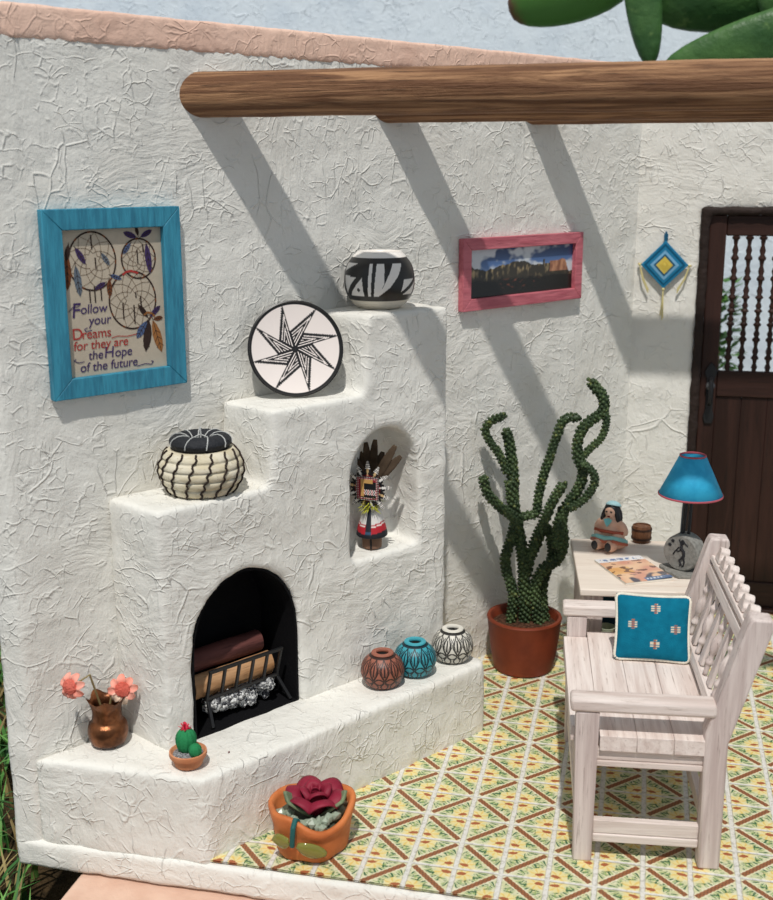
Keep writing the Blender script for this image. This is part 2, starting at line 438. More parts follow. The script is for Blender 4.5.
def grass():
    mb = MB(); cols = []
    for k in range(1500):
        if k < 900: x, y = RNG.uniform(-2.9, -1.42), RNG.uniform(-1.0, 2.2)
        elif k < 1250: x, y = RNG.uniform(-1.75, -1.12), RNG.uniform(-1.2, .05)
        else: x, y = RNG.uniform(-3.4, -1.9), RNG.uniform(.5, 4)
        if x > -1.42 and y > -.24 or x > -1.16: continue
        L = RNG.uniform(.18, .5); a = RNG.uniform(0, 2 * pi); lean = RNG.uniform(.15, .9); wd = RNG.uniform(.008, .018)
        c = RNG.choice(['#4d7f3c', '#3c6b34', '#5e8f45', '#6fa050', '#35602f', '#9a8a5a', '#7b6a42'])
        dx, dy = cos(a), sin(a); vs = []
        for i in range(5):
            t = i / 4; px = x + dx * L * lean * t * t; pyy = y + dy * L * lean * t * t; z = -.43 + L * t * (1 - .35 * lean * t)
            ww = wd * (1 - t) ** .6
            vs += [(px - dy * ww, pyy + dx * ww, z), (px + dx * ww * .3, pyy + dy * ww * .3, z + ww * .5), (px + dy * ww, pyy - dx * ww, z)]
        mb.add(vs, [q for i in range(4) for q in ((i * 3, i * 3 + 1, i * 3 + 4, i * 3 + 3), (i * 3 + 1, i * 3 + 2, i * 3 + 5, i * 3 + 4))])
        cols += [lin(c)] * 15
    o = mb.build('grass', attrmat('grass_blade', .6, .3), smooth=True, angle=180)
    # winding is recalculated but vertex order is kept
    a = o.data.color_attributes.new('Col', 'FLOAT_COLOR', 'POINT')
    for i, c in enumerate(cols): a.data[i].color = (*c, 1)
    o['kind'] = 'stuff'; tag(o, 'green and straw grass growing beside the white wall end', 'grass')
grass()

def prickly():
    G = Mat('cactus_pad_skin', .45, .4)
    G.color(G.mix(G.mix(lin('#4a7038'), lin('#2c5226'), G.noise(3, 3).sm(.35, .65)), lin('#86a35c'), G.noise(9, 3).sm(.6, .75) * .5)); G.bump(G.noise(14, 3), .01)
    r = thing('prickly_pear', 'green prickly pear with broad pads rising behind the model room', 'cactus', (1.55, 3.75, -.42))
    def pad(c, ax, ux, a, bb, th, m=G.m):
        ax = Vector(ax).normalized(); nn = ax.cross(Vector(ux)).normalized(); ux = nn.cross(ax)
        M = Matrix((ax, ux, nn)).transposed()
        q = MB(); L = Vector(c) - r.location
        q.grid(28, 15, lambda u, v: L + M @ Vector((a * -cos(pi * v), bb * sin(pi * v) ** .8 * cos(2 * pi * u) * (1 - .18 * cos(pi * v) * -1), th * sin(pi * v) ** .7 * sin(2 * pi * u))), closed=True)
        return q.build('pad', m, r, weld=.0005)
    p = lambda u, v, y=3.75: py(u, v, y)
    T = Mat('scarred_pad_skin', .5, .35)
    x, y, z = T.xyz(); T.color(T.mix(lin('#4f7f38'), lin('#6b4a34'), (x * -1 + T.noise(8, 3) * .25).sm(1.56, 1.66)))
    # left pad hangs into view above the wall
    pad(p(572, -14), p(508, 14) - p(650, -44), (0, -.4, 1), .40, .22, .08, T.m)
    pad(p(644, 8, 3.70), p(650, 64, 3.70) - p(636, -60, 3.70), (1, 0, 0), .33, .105, .06)
    pad(p(748, -16, 3.90), p(660, 10, 3.90) - p(860, -35, 3.90), (0, -.3, 1), .58, .27, .09)
    pad(p(782, 42, 3.60), p(664, 70, 3.60) - p(900, 10, 3.60), (0, -.25, 1), .68, .20, .08)
    pad((1.75, 3.85, 3.7), (.1, 0, 1), (1, 0, 0), .45, .3, .08)
    q = MB().tube([(1.1, .1, 0), (1.1, .12, 1.2), (1.0, .1, 2.6), (.62, .1, 3.5), (.3, .1, 4.0), (.1, .1, 4.3)], [.14, .13, .12, .11, .09, .08], 14).build('trunk', G.m, r)
prickly()
def bush():
    r = thing('garden_shrub', 'blurred green shrub seen through the door spindles', 'shrub', (1.40, 4.6, -.42))
    MB().tube([(0, 0, 0), (.02, 0, .9), (0, 0, 2.0)], [.04, .03, .02]).build('stem', plain('shrub_bark', lin('#5a4632')), r)
    q = MB()
    for k in range(520):
        a, h = RNG.uniform(0, 2 * pi), RNG.uniform(.9, 2.15); rr = .115 * sqrt(RNG.random()) * (1.1 - abs(h - 1.7) / 2.2)
        c = Vector((rr * cos(a), rr * sin(a), h)); d = Vector((cos(a), sin(a), RNG.uniform(-.3, .9))).normalized()
        s_ = d.cross(Vector((0, 0, 1))).normalized(); L = RNG.uniform(.07, .12)
        q.add([c, c + d * L * .5 + s_ * L * .28, c + d * L, c + d * L * .5 - s_ * L * .28], [(0, 1, 2, 3)])
    q.build('foliage', plain('shrub_leaf', lin('#5f8f3c'), .6, c2=lin('#3f6b2c')), r, smooth=False)
bush()

# ---------------------------------------------------------------- roof beams
LBL = ['rough brown round roof beam nearest the front, running across the whole top',
       'second round roof beam, only its dark end showing under the front beam',
       'rearmost round roof beam, a sliver of its end showing near the corner']
for k, (Y, z) in enumerate(((.560, 2.748), (1.335, 2.752), (2.115, 2.768))):
    x0 = -1.2417 + (Y + .1483) * math.tan(AL) - .02
    mb = MB(); n, m_ = 40, 60; L = 2.64 - x0
    def rad(u, a): return .083 * (1 + .03 * noise.noise(Vector((u * 3, cos(a) * .8, sin(a) * .8 + 9 * k))) + .018 * noise.noise(Vector((u * 9, cos(a) * 2, sin(a) * 2))))
    mb.grid(n, m_, lambda u, v: (L * v + (.058 * math.tan(AL) * (cos(2 * pi * u)) * 1.42 * (1 - v) if v < .02 else 0), rad(L * v, 2 * pi * u) * cos(2 * pi * u), rad(L * v, 2 * pi * u) * sin(2 * pi * u)), closed=True)
    mb.f.append(tuple(range(n))); mb.mi.append(0); mb.f.append(tuple(range((m_ - 1) * n, m_ * n))); mb.mi.append(0)
    o = mb.build('roof_beam', BEAMW, loc=(x0, Y, z), angle=60); tag(o, LBL[k], 'beam', 'round roof beams')

# ---------------------------------------------------------------- corner fireplace
def arch(d0, d1, z0, zs, zt, n=14):                      # arched opening outline, spring zs, crown zt
    c, a = (d0 + d1) / 2, (d1 - d0) / 2
    return [(d0, z0), (d1, z0)] + [(c + a * cos(pi * i / n), zs + (zt - zs) * sin(pi * i / n) ** .9) for i in range(n + 1)]
XZ = Matrix(((1, 0, 0, 0), (0, 0, -1, 0), (0, 1, 0, 0), (0, 0, 0, 1)))   # (d, z, n) -> local (d, -n, z)
HZ, Z1, Z2, Z3, NF = .332, 1.277, 1.578, 1.905, .302
def fireplace():
    r = thing('fireplace', 'white stuccoed stepped corner fireplace with arched firebox, niche and low hearth', 'fireplace', F0, WROT)
    st = [(.395, HZ - .02), (1.875, HZ - .02), (1.875, Z3), (1.415, Z3), (1.395, Z2), (.925, Z2), (.905, Z1), (.395, Z1)]
    b = MB().prism(st, -.004, NF, XZ).build('chimney', WHITE)
    cut(b, MB().prism(arch(.520, 1.030, HZ - .1, .65, .970), .03, .5, XZ).build('c1', WHITE))
    cut(b, MB().prism(arch(1.318, 1.70, .872, 1.20, 1.42), .135, .5, XZ).build('c2', WHITE))
    soften(b, .0125, 22, .006, 7)
    for v in b.data.vertices:
        w_ = max(sstep(.50, .43, v.co.x), sstep(1.02, 1.2, v.co.z)); v.co.x -= .034 * w_ * max(0, 1 + v.co.y / NF)
    b.parent = r
    Yf = -.156
    def dl(n): return ((Yf - F0.y) - WN.y * n) / WD.y   # where the front plane cuts line n
    hp = [(dl(0), .0), (1.9, 0), (1.9, -.50), (1.885, -.54), (1.86, -.558), (dl(.558), -.558)]
    h = MB().prism(hp, -.03, HZ).build('hearth', WHITE)
    soften(h, .0135, 14, .006, 7); h.parent = r
    ol = arch(.522, 1.028, HZ - .004, .65, .969); il = arch(.532, 1.018, HZ + .006, .65, .959)
    q = MB(); n = len(ol)
    for pl, flip in ((ol, 0), (il, 1)):
        vs = [(d, -.05, z) for d, z in pl] + [(d, -NF + .016, z) for d, z in pl]
        q.add(vs, [(i, (i + 1) % n, n + (i + 1) % n, n + i) for i in range(n)])
    q.add([(d, -NF + .016, z) for d, z in ol] + [(d, -NF + .016, z) for d, z in il], [(i, (i + 1) % n, n + (i + 1) % n, n + i) for i in range(n)])
    q.add([(d, -.05, z) for d, z in ol], [tuple(range(n))])
    q.build('firebox_lining', FIREB, r, angle=30)
fireplace()

def wobj(name, label, cat, d, n, z, group=None): return thing(name, label, cat, wp(d, n, z), WROT, group)
GR = wobj('fire_grate', 'black iron grate with slanted front bars inside the firebox', 'grate', .79, .17, HZ + .012)
def bars():
    q = lambda d, n, z: (d - .79, -(n - .17), z - HZ - .012)
    top0, top1, bo0, bo1 = q(.615, .258, .572), q(.972, .258, .572), q(.615, .222, .446), q(.972, .222, .446)
    MB().bar(top0, top1, .012, .014).build('top_rail', IRON, GR, bevel=.002)
    MB().bar(bo0, bo1, .012, .014).build('bottom_rail', IRON, GR, bevel=.002)
    for i in range(6):
        t = .02 + .96 * i / 5
        a = Vector(top0).lerp(Vector(top1), t); c = Vector(bo0).lerp(Vector(bo1), t)
        MB().bar(c, a, .013, .010).build('bar', IRON, GR, bevel=.002)
    for d in (.64, .95):
        MB().bar(q(d, .07, .432), q(d, .225, .432), .012, .012).build('cross_bar', IRON, GR, bevel=.002)
    MB().bar(q(.615, .07, .432), q(.972, .07, .432), .012, .012).build('back_rail', IRON, GR, bevel=.002)
    for d, e, n, n2 in ((.625, -.012, .225, .272), (.965, .03, .225, .272), (.64, 0, .07, .06), (.95, 0, .07, .06)):
        MB().bar(q(d, n, .438), q(d + e, n2, HZ + .012), .013, .013, (1, 0, 0)).build('leg', IRON, GR, bevel=.002)
bars()
def log(name, label, d0, d1, n, z, r, mats, half=False):
    L = d1 - d0; mb = MB(); N = 24
    def rr(v, a): return r * (1 + .06 * noise.noise(Vector((v * 4, cos(a) * 1.4 + d0, sin(a) * 1.4 + z * 7))))
    mb.grid(N, 16, lambda u, v: ((v - .5) * L, rr(v, 2 * pi * u) * cos(2 * pi * u) * (.75 if half else 1), rr(v, 2 * pi * u) * sin(2 * pi * u)), closed=True)
    o = thing(name, label, 'log', wp((d0 + d1) / 2, n, z), WROT, 'firewood in the grate')
    mb.build('bark', mats[0], o, angle=60)
    for sx in (-1, 1):
        q = MB(); q.add([(sx * L / 2, rr((sx + 1) / 2, 2 * pi * i / N) * cos(2 * pi * i / N) * (.75 if half else 1), rr((sx + 1) / 2, 2 * pi * i / N) * sin(2 * pi * i / N)) for i in range(N)] + [(sx * (L / 2 + .003), 0, 0)], [(i, (i + 1) % N, N) for i in range(N)])
        q.build('cut_end', mats[1], o)
BRK = wood('red_bark', lin('#6b3f3a'), lin('#4a2724'), 0, 14, .7, .1, .006, lin('#2a1614'))
TANL = wood('split_log', lin('#c49a72'), lin('#a5784f'), 0, 12, .75, .1, .006, lin('#6e4a2e'))
log('firewood_log', 'tan split log lying low behind the grate bars', .585, .965, .170, .484, .050, (TANL, TANL), True)
log('firewood_log', 'dark red-brown bark log lying on top of the tan split log', .575, .945, .122, .573, .045, (BRK, TANL))
def ash():
    M = Mat('ash_lump', 1.0, .03); f = M.voro(75, 'F1', out='Color')
    n = M.nt.nodes.new('ShaderNodeTexVoronoi'); M.nt.links.new(M.P, n.inputs[0]); n.inputs['Scale'].default_value = 80
    q = M.nt.nodes.new('ShaderNodeSeparateColor'); M.nt.links.new(n.outputs['Color'], q.inputs[0])
    M.color(M.mix(lin('#55555a'), lin('#e2e2e0'), X(M.nt, q.outputs[0]).sm(.15, .7))); M.bump(X(M.nt, n.outputs['Distance']) * -1, .02)
    mb = MB()
    for i in range(60):
        t = RNG.uniform(-1, 1); mb.ico((t * .135, RNG.uniform(-.045, .045), .030 + RNG.uniform(-.005, .050)), RNG.uniform(.02, .032), 1, .15)
    o = mb.build('ash_lump', M.m, loc=wp(.785, .185, HZ + .012), rotz=WROT)
    q = o.modifiers.new('r', 'REMESH'); q.mode = 'VOXEL'; q.voxel_size = .006; bake(o)
    zmin = min(v.co.z for v in o.data.vertices)
    for v in o.data.vertices: v.co.z -= zmin; v.co += v.normal * .006 * noise.noise(v.co * 90)
    o.data.shade_smooth(); tag(o, 'speckled grey and white ash lump under the fire grate', 'ash')
ash()

# ---------------------------------------------------------------- framed pictures on the left wall
def frame_obj(name, label, d0, d1, z0, z1, bw, mat, th=.034):
    r = wobj(name, label, 'picture', (d0 + d1) / 2, 0.002, z0)
    w2, h = (d1 - d0) / 2, z1 - z0
    f = MB()
    oc = [(-w2, 0), (w2, 0), (w2, h), (-w2, h)]; ic = [(-w2 + bw, bw), (w2 - bw, bw), (w2 - bw, h - bw), (-w2 + bw, h - bw)]
    for i in range(4):
        j = (i + 1) % 4; p4 = [oc[i], oc[j], ic[j], ic[i]]
        f.add([(x, -th, z) for x, z in p4] + [(x, 0, z) for x, z in p4], [(0, 1, 2, 3), (7, 6, 5, 4), (0, 4, 5, 1), (1, 5, 6, 2), (2, 6, 7, 3), (3, 7, 4, 0)])
    f.build('frame', mat, r, bevel=.003)
    return r, w2 - bw, bw, h - 2 * bw
def painted_wood(name, c1, c2, axis):
    M = Mat(name, .5, .4); sc = [14, 14, 14]; sc[axis] = 2
    g = M.noise(3.0, 4, .6, src=M.scaled(tuple(sc))); M.color(M.mix(c1, c2, g.sm(.35, .7))); M.bump(g, .006); return M.m
TURQ = painted_wood('turquoise_paint', lin('#3a90aa'), lin('#2b748e'), 2)
ROSE = painted_wood('rose_paint', lin('#c8707a'), lin('#b25a66'), 0)

def flat(mats): return MB(), mats
def dream():
    r, hw, bw, ph = frame_obj('framed_sampler', 'turquoise framed dreamcatcher sampler with lettering on the left wall', .167, .716, 1.677, 2.344, .073, TURQ)
    mats = [plain('linen_paper', lin('#c2b5a2'), .9, .1, var=.04, scale=30, bump=.001, bscale=300)]
    names = {'dark': '#3d302c', 'purple': '#4a3a66', 'red': '#b0403c', 'brown': '#7a4a30', 'blue': '#56688c', 'grey': '#6f7a86', 'tan': '#a06c40', 'line': '#7a6654'}
    idx = {}
    for k, v in names.items(): idx[k] = len(mats); mats.append(plain('print_' + k, lin(v), .9, .1))
    mb = MB(); Yp = -.010; W2 = hw; 
    def P(x, y, l=0): return (x - W2, Yp - .0006 - .0002 * l, bw + ph - y)         # x right, y down from the print's corner
    mb.box((-hw, Yp, bw), (hw, -.001, bw + ph))
    def ribbon(pts, w, c, l=1):
        mb.cur = idx[c]
        for a, b_ in zip(pts[:-1], pts[1:]):
            dx, dy = b_[0] - a[0], b_[1] - a[1]; L = hypot(dx, dy) or 1; nx, ny = -dy / L * w / 2, dx / L * w / 2
            mb.add([P(a[0] + nx, a[1] + ny, l), P(b_[0] + nx, b_[1] + ny, l), P(b_[0] - nx, b_[1] - ny, l), P(a[0] - nx, a[1] - ny, l)], [(0, 1, 2, 3)])
        mb.cur = 0
    def ring(cx, cy, rx, ry, w, web, seed):
        rg = random.Random(seed)
        for k in range(48):
            a0, a1 = 2 * pi * k / 48, 2 * pi * (k + 1) / 48
            ribbon([(cx + rx * cos(a0), cy + ry * sin(a0)), (cx + rx * cos(a1), cy + ry * sin(a1))], w, 'brown' if k % 5 == 0 else 'dark', 3)
        pv = [(cx + rx * cos(2 * pi * k / web), cy + ry * sin(2 * pi * k / web)) for k in range(web)]
        s_ = 1.0; rot = 0
        for lev in range(4):
            s2 = s_ * .72; nx = [(cx + rx * s2 * cos(2 * pi * (k + .5 * (lev + 1)) / web), cy + ry * s2 * sin(2 * pi * (k + .5 * (lev + 1)) / web)) for k in range(web)]
            for k in range(web):
                ribbon([pv[k], nx[k]], .0017, 'line', 2); ribbon([pv[(k + 1) % web], nx[k]], .0017, 'line', 2)
            pv = nx; s_ = s2
    def feather(x, y, ang, L, w, c, l=4):
        ca, sa = cos(ang), sin(ang)
        T = lambda t, s_: (x + ca * t * L - sa * s_, y + sa * t * L + ca * s_)
        mb.cur = idx[c]
        prof = [(0, .1), (.15, .6), (.4, 1), (.65, .95), (.85, .6), (1, 0.02)]
        up = [T(t, w / 2 * s_) for t, s_ in prof]; dn = [T(t, -w / 2 * s_) for t, s_ in prof]
        mb.add([P(*p, l) for p in up] + [P(*p, l) for p in dn], [(i, i + 1, 7 + i, 6 + i) for i in range(5)])
        ribbon([T(-.12, 0), T(.95, 0)], .0022, 'dark', l + 1)
        for t in (.3, .5, .7): 
            ribbon([T(t, 0), T(t + .13, w * .42)], .002, 'dark', l + 1); ribbon([T(t, 0), T(t + .13, -w * .42)], .002, 'dark', l + 1)
        mb.cur = 0
    ring(.118, .112, .093, .103, .006, 9, 1); ring(.305, .112, .070, .072, .006, 8, 2); ring(.272, .262, .096, .105, .006, 10, 3)
    dn = pi / 2
    for x, y, a, L, w, c in ((.022, .085, dn + .05, .125, .030, 'brown'), (.052, .125, dn - .1, .11, .028, 'grey'), (.055, .062, dn - .55, .07, .022, 'purple'), (.03, .05, dn + .2, .06, .02, 'dark'),
                             (.165, .19, dn + 1.1, .05, .018, 'purple'), (.18, .18, dn, .065, .022, 'brown'), (.185, .165, dn - 1.2, .05, .016, 'blue'), (.155, .085, dn - .6, .055, .018, 'grey'),
                             (.30, .035, pi + .35, .055, .022, 'purple'), (.318, .035, -.45, .055, .02, 'purple'), (.308, .03, -dn - .2, .035, .014, 'dark'), (.34, .06, dn - .1, .11, .026, 'purple'), (.275, .055, dn + .7, .05, .016, 'blue'),
                             (.325, .345, dn + .65, .075, .03, 'blue'), (.335, .345, dn + .18, .115, .034, 'dark'), (.352, .345, dn - .25, .125, .036, 'tan'), (.34, .33, -.7, .06, .02, 'purple'), (.33, .33, -2.2, .06, .02, 'dark'), (.355, .34, -.1, .04, .018, 'brown')):
        feather(x, y, a, L, w, c)
    for x, y, L in ((.118, .02, .05), (.13, .1, .04), (.10, .21, .05), (.12, .2, .06), (.145, .21, .045), (.30, .08, .05), (.325, .06, .03), (.23, .27, .06), (.275, .28, .07), (.305, .25, .05), (.285, .235, .02)):
        ribbon([(x, y), (x + .001, y + L)], .005, 'dark', 4)
    ribbon([(.235, .168), (.25, .158), (.27, .155), (.30, .165)], .008, 'red', 4)
    ribbon([(.315, .32), (.33, .312), (.35, .318), (.36, .33)], .008, 'tan', 5)
    def text(s_, x, y, size, c, shear=.12):
        cu = bpy.data.curves.new('t', 'FONT'); cu.body = s_; cu.size = size; cu.shear = shear; cu.offset = .0002; cu.space_character = .98
        t = bpy.data.objects.new('t', cu); COL.objects.link(t)
        dg = bpy.context.evaluated_depsgraph_get(); dg.update(); me = bpy.data.meshes.new_from_object(t.evaluated_get(dg))
        bpy.data.objects.remove(t)
        mb.cur = idx[c]; mb.add([P(x + v.co.x, y - v.co.y, 6) for v in me.vertices], [tuple(p.vertices) for p in me.polygons]); mb.cur = 0
    text('F', .022, .308, .076, 'purple'); text('ollow', .058, .296, .048, 'purple')
    text('your', .088, .338, .048, 'purple')
    text('D', .020, .386, .058, 'red', 0); text('reams', .058, .386, .049, 'red', 0)
    text('for they are', .022, .425, .047, 'red')
    text('the', .078, .463, .046, 'purple'); text('H', .140, .463, .058, 'purple'); text('ope', .184, .463, .048, 'purple')
    text('of the future', .042, .505, .047, 'purple')
    ribbon([(.176, .393), (.20, .388), (.24, .393), (.28, .388)], .003, 'red', 6)
    ribbon([(.062, .468), (.04, .470), (.022, .462), (.03, .455)], .003, 'purple', 6)
    ribbon([(.275, .508), (.31, .503), (.335, .508), (.345, .498), (.335, .494)], .003, 'purple', 6)
    ribbon([(.015, .285), (.03, .27), (.05, .27), (.06, .262)], .003, 'purple', 6)
    ribbon([(.082, .347), (.07, .352), (.076, .36), (.10, .357)], .003, 'purple', 6)
    mb.build('print', mats, r, smooth=False)
dream()
def landscape():
    r, hw, bw, ph = frame_obj('framed_landscape', 'rose pink framed photograph of red rock cliffs right of the fireplace', 2.240, 3.126, 1.822, 2.162, .056, ROSE)
    mb = MB(); NX, NZ = 220, 66
    mb.grid(NX, NZ, lambda u, v: (-hw + 2 * hw * u, -.010, bw + ph * v))
    o = mb.build('print', attrmat('glossy_print', .25, .5), r, smooth=False)
    N = lambda x, y, s_=0: noise.noise(Vector((x, y, s_)))
    def col(c):
        u, v = (c.x + hw) / (2 * hw), (c.z - bw) / ph
        ridge = .58 + .12 * sstep(.2, .45, u) - .10 * sstep(.5, .62, u) + .05 * N(u * 9, 1) + .03 * N(u * 28, 4)
        if u < .06: ridge += .15 * (1 - u / .06)
        if .70 < u < .72: ridge += .1
        if u > .77: ridge = .66 + .04 * N(u * 14, 2) - .25 * sstep(.92, .97, u)
        if v > ridge:
            cl = N(u * 4.5, v * 2.2, 3) + .5 * N(u * 11, v * 6, 5) + .25 * N(u * 25, v * 12, 6)
            sky = mixc(lin('#33466f'), lin('#5f82b8'), sstep(.95, .5, v))
            return mixc(sky, lin('#cdd2d8'), sstep(.0, .42, cl + .25 * sstep(.5, .2, abs(u - .3))))
        q = N(u * 34, v * 5, 7) + .5 * N(u * 80, v * 12, 8)
        if u > .77 and v > .42:
            return mixc(lin('#8a5a44'), lin('#c08a68'), sstep(-.5, .5, q))
        depth = ridge - v
        rock = mixc(lin('#3a352c'), lin('#b09a72'), sstep(.0, .75, q) * sstep(.34, .1, depth))
        low = mixc(lin('#1e1c18'), lin('#8a4f3c'), sstep(.15, .6, N(u * 22, v * 16, 9)) * sstep(.25, .45, u) * sstep(.7, .5, u) * sstep(.1, .25, v))
        return mixc(low, rock, sstep(.30, .40, v + .06 * N(u * 18, 3)))
    paint(o, col)
    q = MB().box((-hw, -.009, bw), (hw, -.001, bw + ph)).build('backing_board', plain('card', lin('#8a7560')), r, smooth=False)
landscape()

# ---------------------------------------------------------------- pottery and the things on the fireplace
def shell(prof_out, th=.01, inner_to=.02):               # add an inside wall to a pot profile
    top = prof_out[-1][1]; inn = [(max(r_ - th, .002), z) for r_, z in prof_out[::-1] if z > inner_to]
    return prof_out + inn + [(.001, inner_to)]
def smoothprof(pts, n=6):
    out = []
    P_ = [pts[0]] + list(pts) + [pts[-1]]
    for i in range(1, len(P_) - 2):
        for k in range(n):
            t = k / n
            q = [.5 * (2 * P_[i][c] + (P_[i + 1][c] - P_[i - 1][c]) * t + (2 * P_[i - 1][c] - 5 * P_[i][c] + 4 * P_[i + 1][c] - P_[i + 2][c]) * t * t + (-P_[i - 1][c] + 3 * P_[i][c] - 3 * P_[i + 1][c] + P_[i + 2][c]) * t ** 3) for c in (0, 1)]
            out.append((max(q[0], .001), q[1]))
    return out + [pts[-1]]
def yaw_to_cam(p): d = CAMP - p; return atan2(d.x, -d.y)      # rotation that turns local -y towards the front

def bwpot():
    p = wplane(379.5, .155, Z3 + .03); p.z = Z3 + .002
    prof = smoothprof([(.085, 0), (.115, .022), (.143, .07), (.149, .12), (.139, .175), (.112, .215), (.095, .232)], 6)
    prof += [(.093, .236), (.088, .236), (.082, .222), (.095, .15), (.08, .05), (.001, .03)]
    o = MB().lathe(prof, 220).build('painted_pot', ATTRS, loc=p, rotz=yaw_to_cam(p), angle=180)
    sub = o.modifiers.new('s', 'SUBSURF'); sub.subdivision_type = 'SIMPLE'; sub.levels = 1; bake(o)
    K, Wc = lin('#23211f'), lin('#efe9e2')
    def tri(px, py_, pts):
        s_ = None
        for (x0, y0), (x1, y1) in zip(pts, pts[1:] + pts[:1]):
            c = (x1 - x0) * (py_ - y0) - (y1 - y0) * (px - x0)
            if s_ is None: s_ = c > 0
            elif (c > 0) != s_: return False
        return True
    shapes = [[(-1.28, .62), (-.72, .57), (-1.17, .15)], [(-.98, .12), (-.46, .12), (-.51, .57)], [(-.30, .93), (-.20, .93), (-.25, .10), (-.34, .10)],
              [(-.08, .93), (.15, .93), (.135, .42), (-.03, .10), (-.165, .10)], [(.135, .40), (.42, .93), (.76, .93), (.54, .60), (.30, .33), (-.03, .10)], [(.75, .52), (1.24, .52), (.66, .20)], [(1.34, .44), (1.22, .13), (.74, .13)], [(-1.35, .93), (-.70, .93), (-1.35, .70)]]
    def col(c):
        rr = hypot(c.x, c.y)
        if c.z > .213 or rr < .09 and c.z > .03: return Wc
        if c.z < .040: return lin('#e4dac8')
        a = atan2(c.x, -c.y)                        # 0 faces the front
        t = (c.z - .042) / (.205 - .042)
        if t > .93 or t < .04: return K
        am = (a + pi / 3.0) % (2 * pi / 1.5) - pi / 3.0 if abs(a) > 1.4 else a
        if hypot((am + .63) * .9, t - .26) < .045: return K
        for sh in shapes:
            if tri(am, t, sh): return Wc
        return K
    paint(o, col); tag(o, 'round black and white painted pot on the top step of the fireplace', 'pot')
bwpot()

def plate():
    Rr = .192; az = radians(27); tl = radians(12)
    p = wplane(297.5, .165, Z2 + .05); p.z = Z2 + .001
    r = thing('painted_plate', 'white plate with black eight-pointed star leaning on the middle fireplace step', 'plate', p, az)
    # local: disc faces -y, leaning back by tl, lower edge on the step
    M = Matrix.Rotation(-tl, 4, 'X') @ Matrix.Translation((0, 0, Rr + .004)) @ Matrix.Rotation(pi / 2, 4, 'X')
    front = [(.0005, .006)] + [(Rr * t, .006 + .016 * t ** 2.2) for t in [k / 90 for k in range(1, 91)]]
    q = MB().lathe(front, 240, M, cap=False)
    o = q.build('face', ATTRS, r, angle=180)
    Mi = M.inverted(); K, Wc = lin('#171616'), lin('#efe4de')
    def col(c):
        l = Mi @ c; rr = hypot(l.x, l.y) / Rr
        if rr > .925: return K
        a = (atan2(l.y, l.x) - radians(14)) % (pi / 4); ra = rr / .93
        # each ray: triangle centre - tip - notch
        x, y = ra * cos(a), ra * sin(a); T, Nn = (1.0, 0.0), (.44 * cos(radians(33)), .44 * sin(radians(33)))
        d1 = y; ex, ey = Nn[0] - T[0], Nn[1] - T[1]; L = hypot(ex, ey)
        d2 = (ex * (y - T[1]) - ey * (x - T[0])) / L
        d2 = -d2 if False else d2
        # outside beyond the tip-notch edge
        inside = (ex * y - ey * (x - 1)) * (ex * 0 - ey * (0 - 1)) > 0
        if not inside: return Wc if min(abs(d2), 9) > .028 else K
        mdist = min(d1, abs(d2))
        # neighbour's long edge
        y2 = ra * sin(pi / 4 - a); 
        if y2 < .024: return K
        k = mdist / .052
        return K if (k % 1.0) < .60 else Wc
    paint(o, col)
    MB().lathe([(Rr * .35, -.004), (Rr * .4, -.006), (Rr * .98, .012), (Rr * 1.012, .018), (Rr * 1.012, .024), (Rr * .985, .0265), (Rr * .965, .0225)], 96, M, cap=False).build('black_rim', plain('black_glaze', lin('#1a1919'), .4, .5), r)
plate()

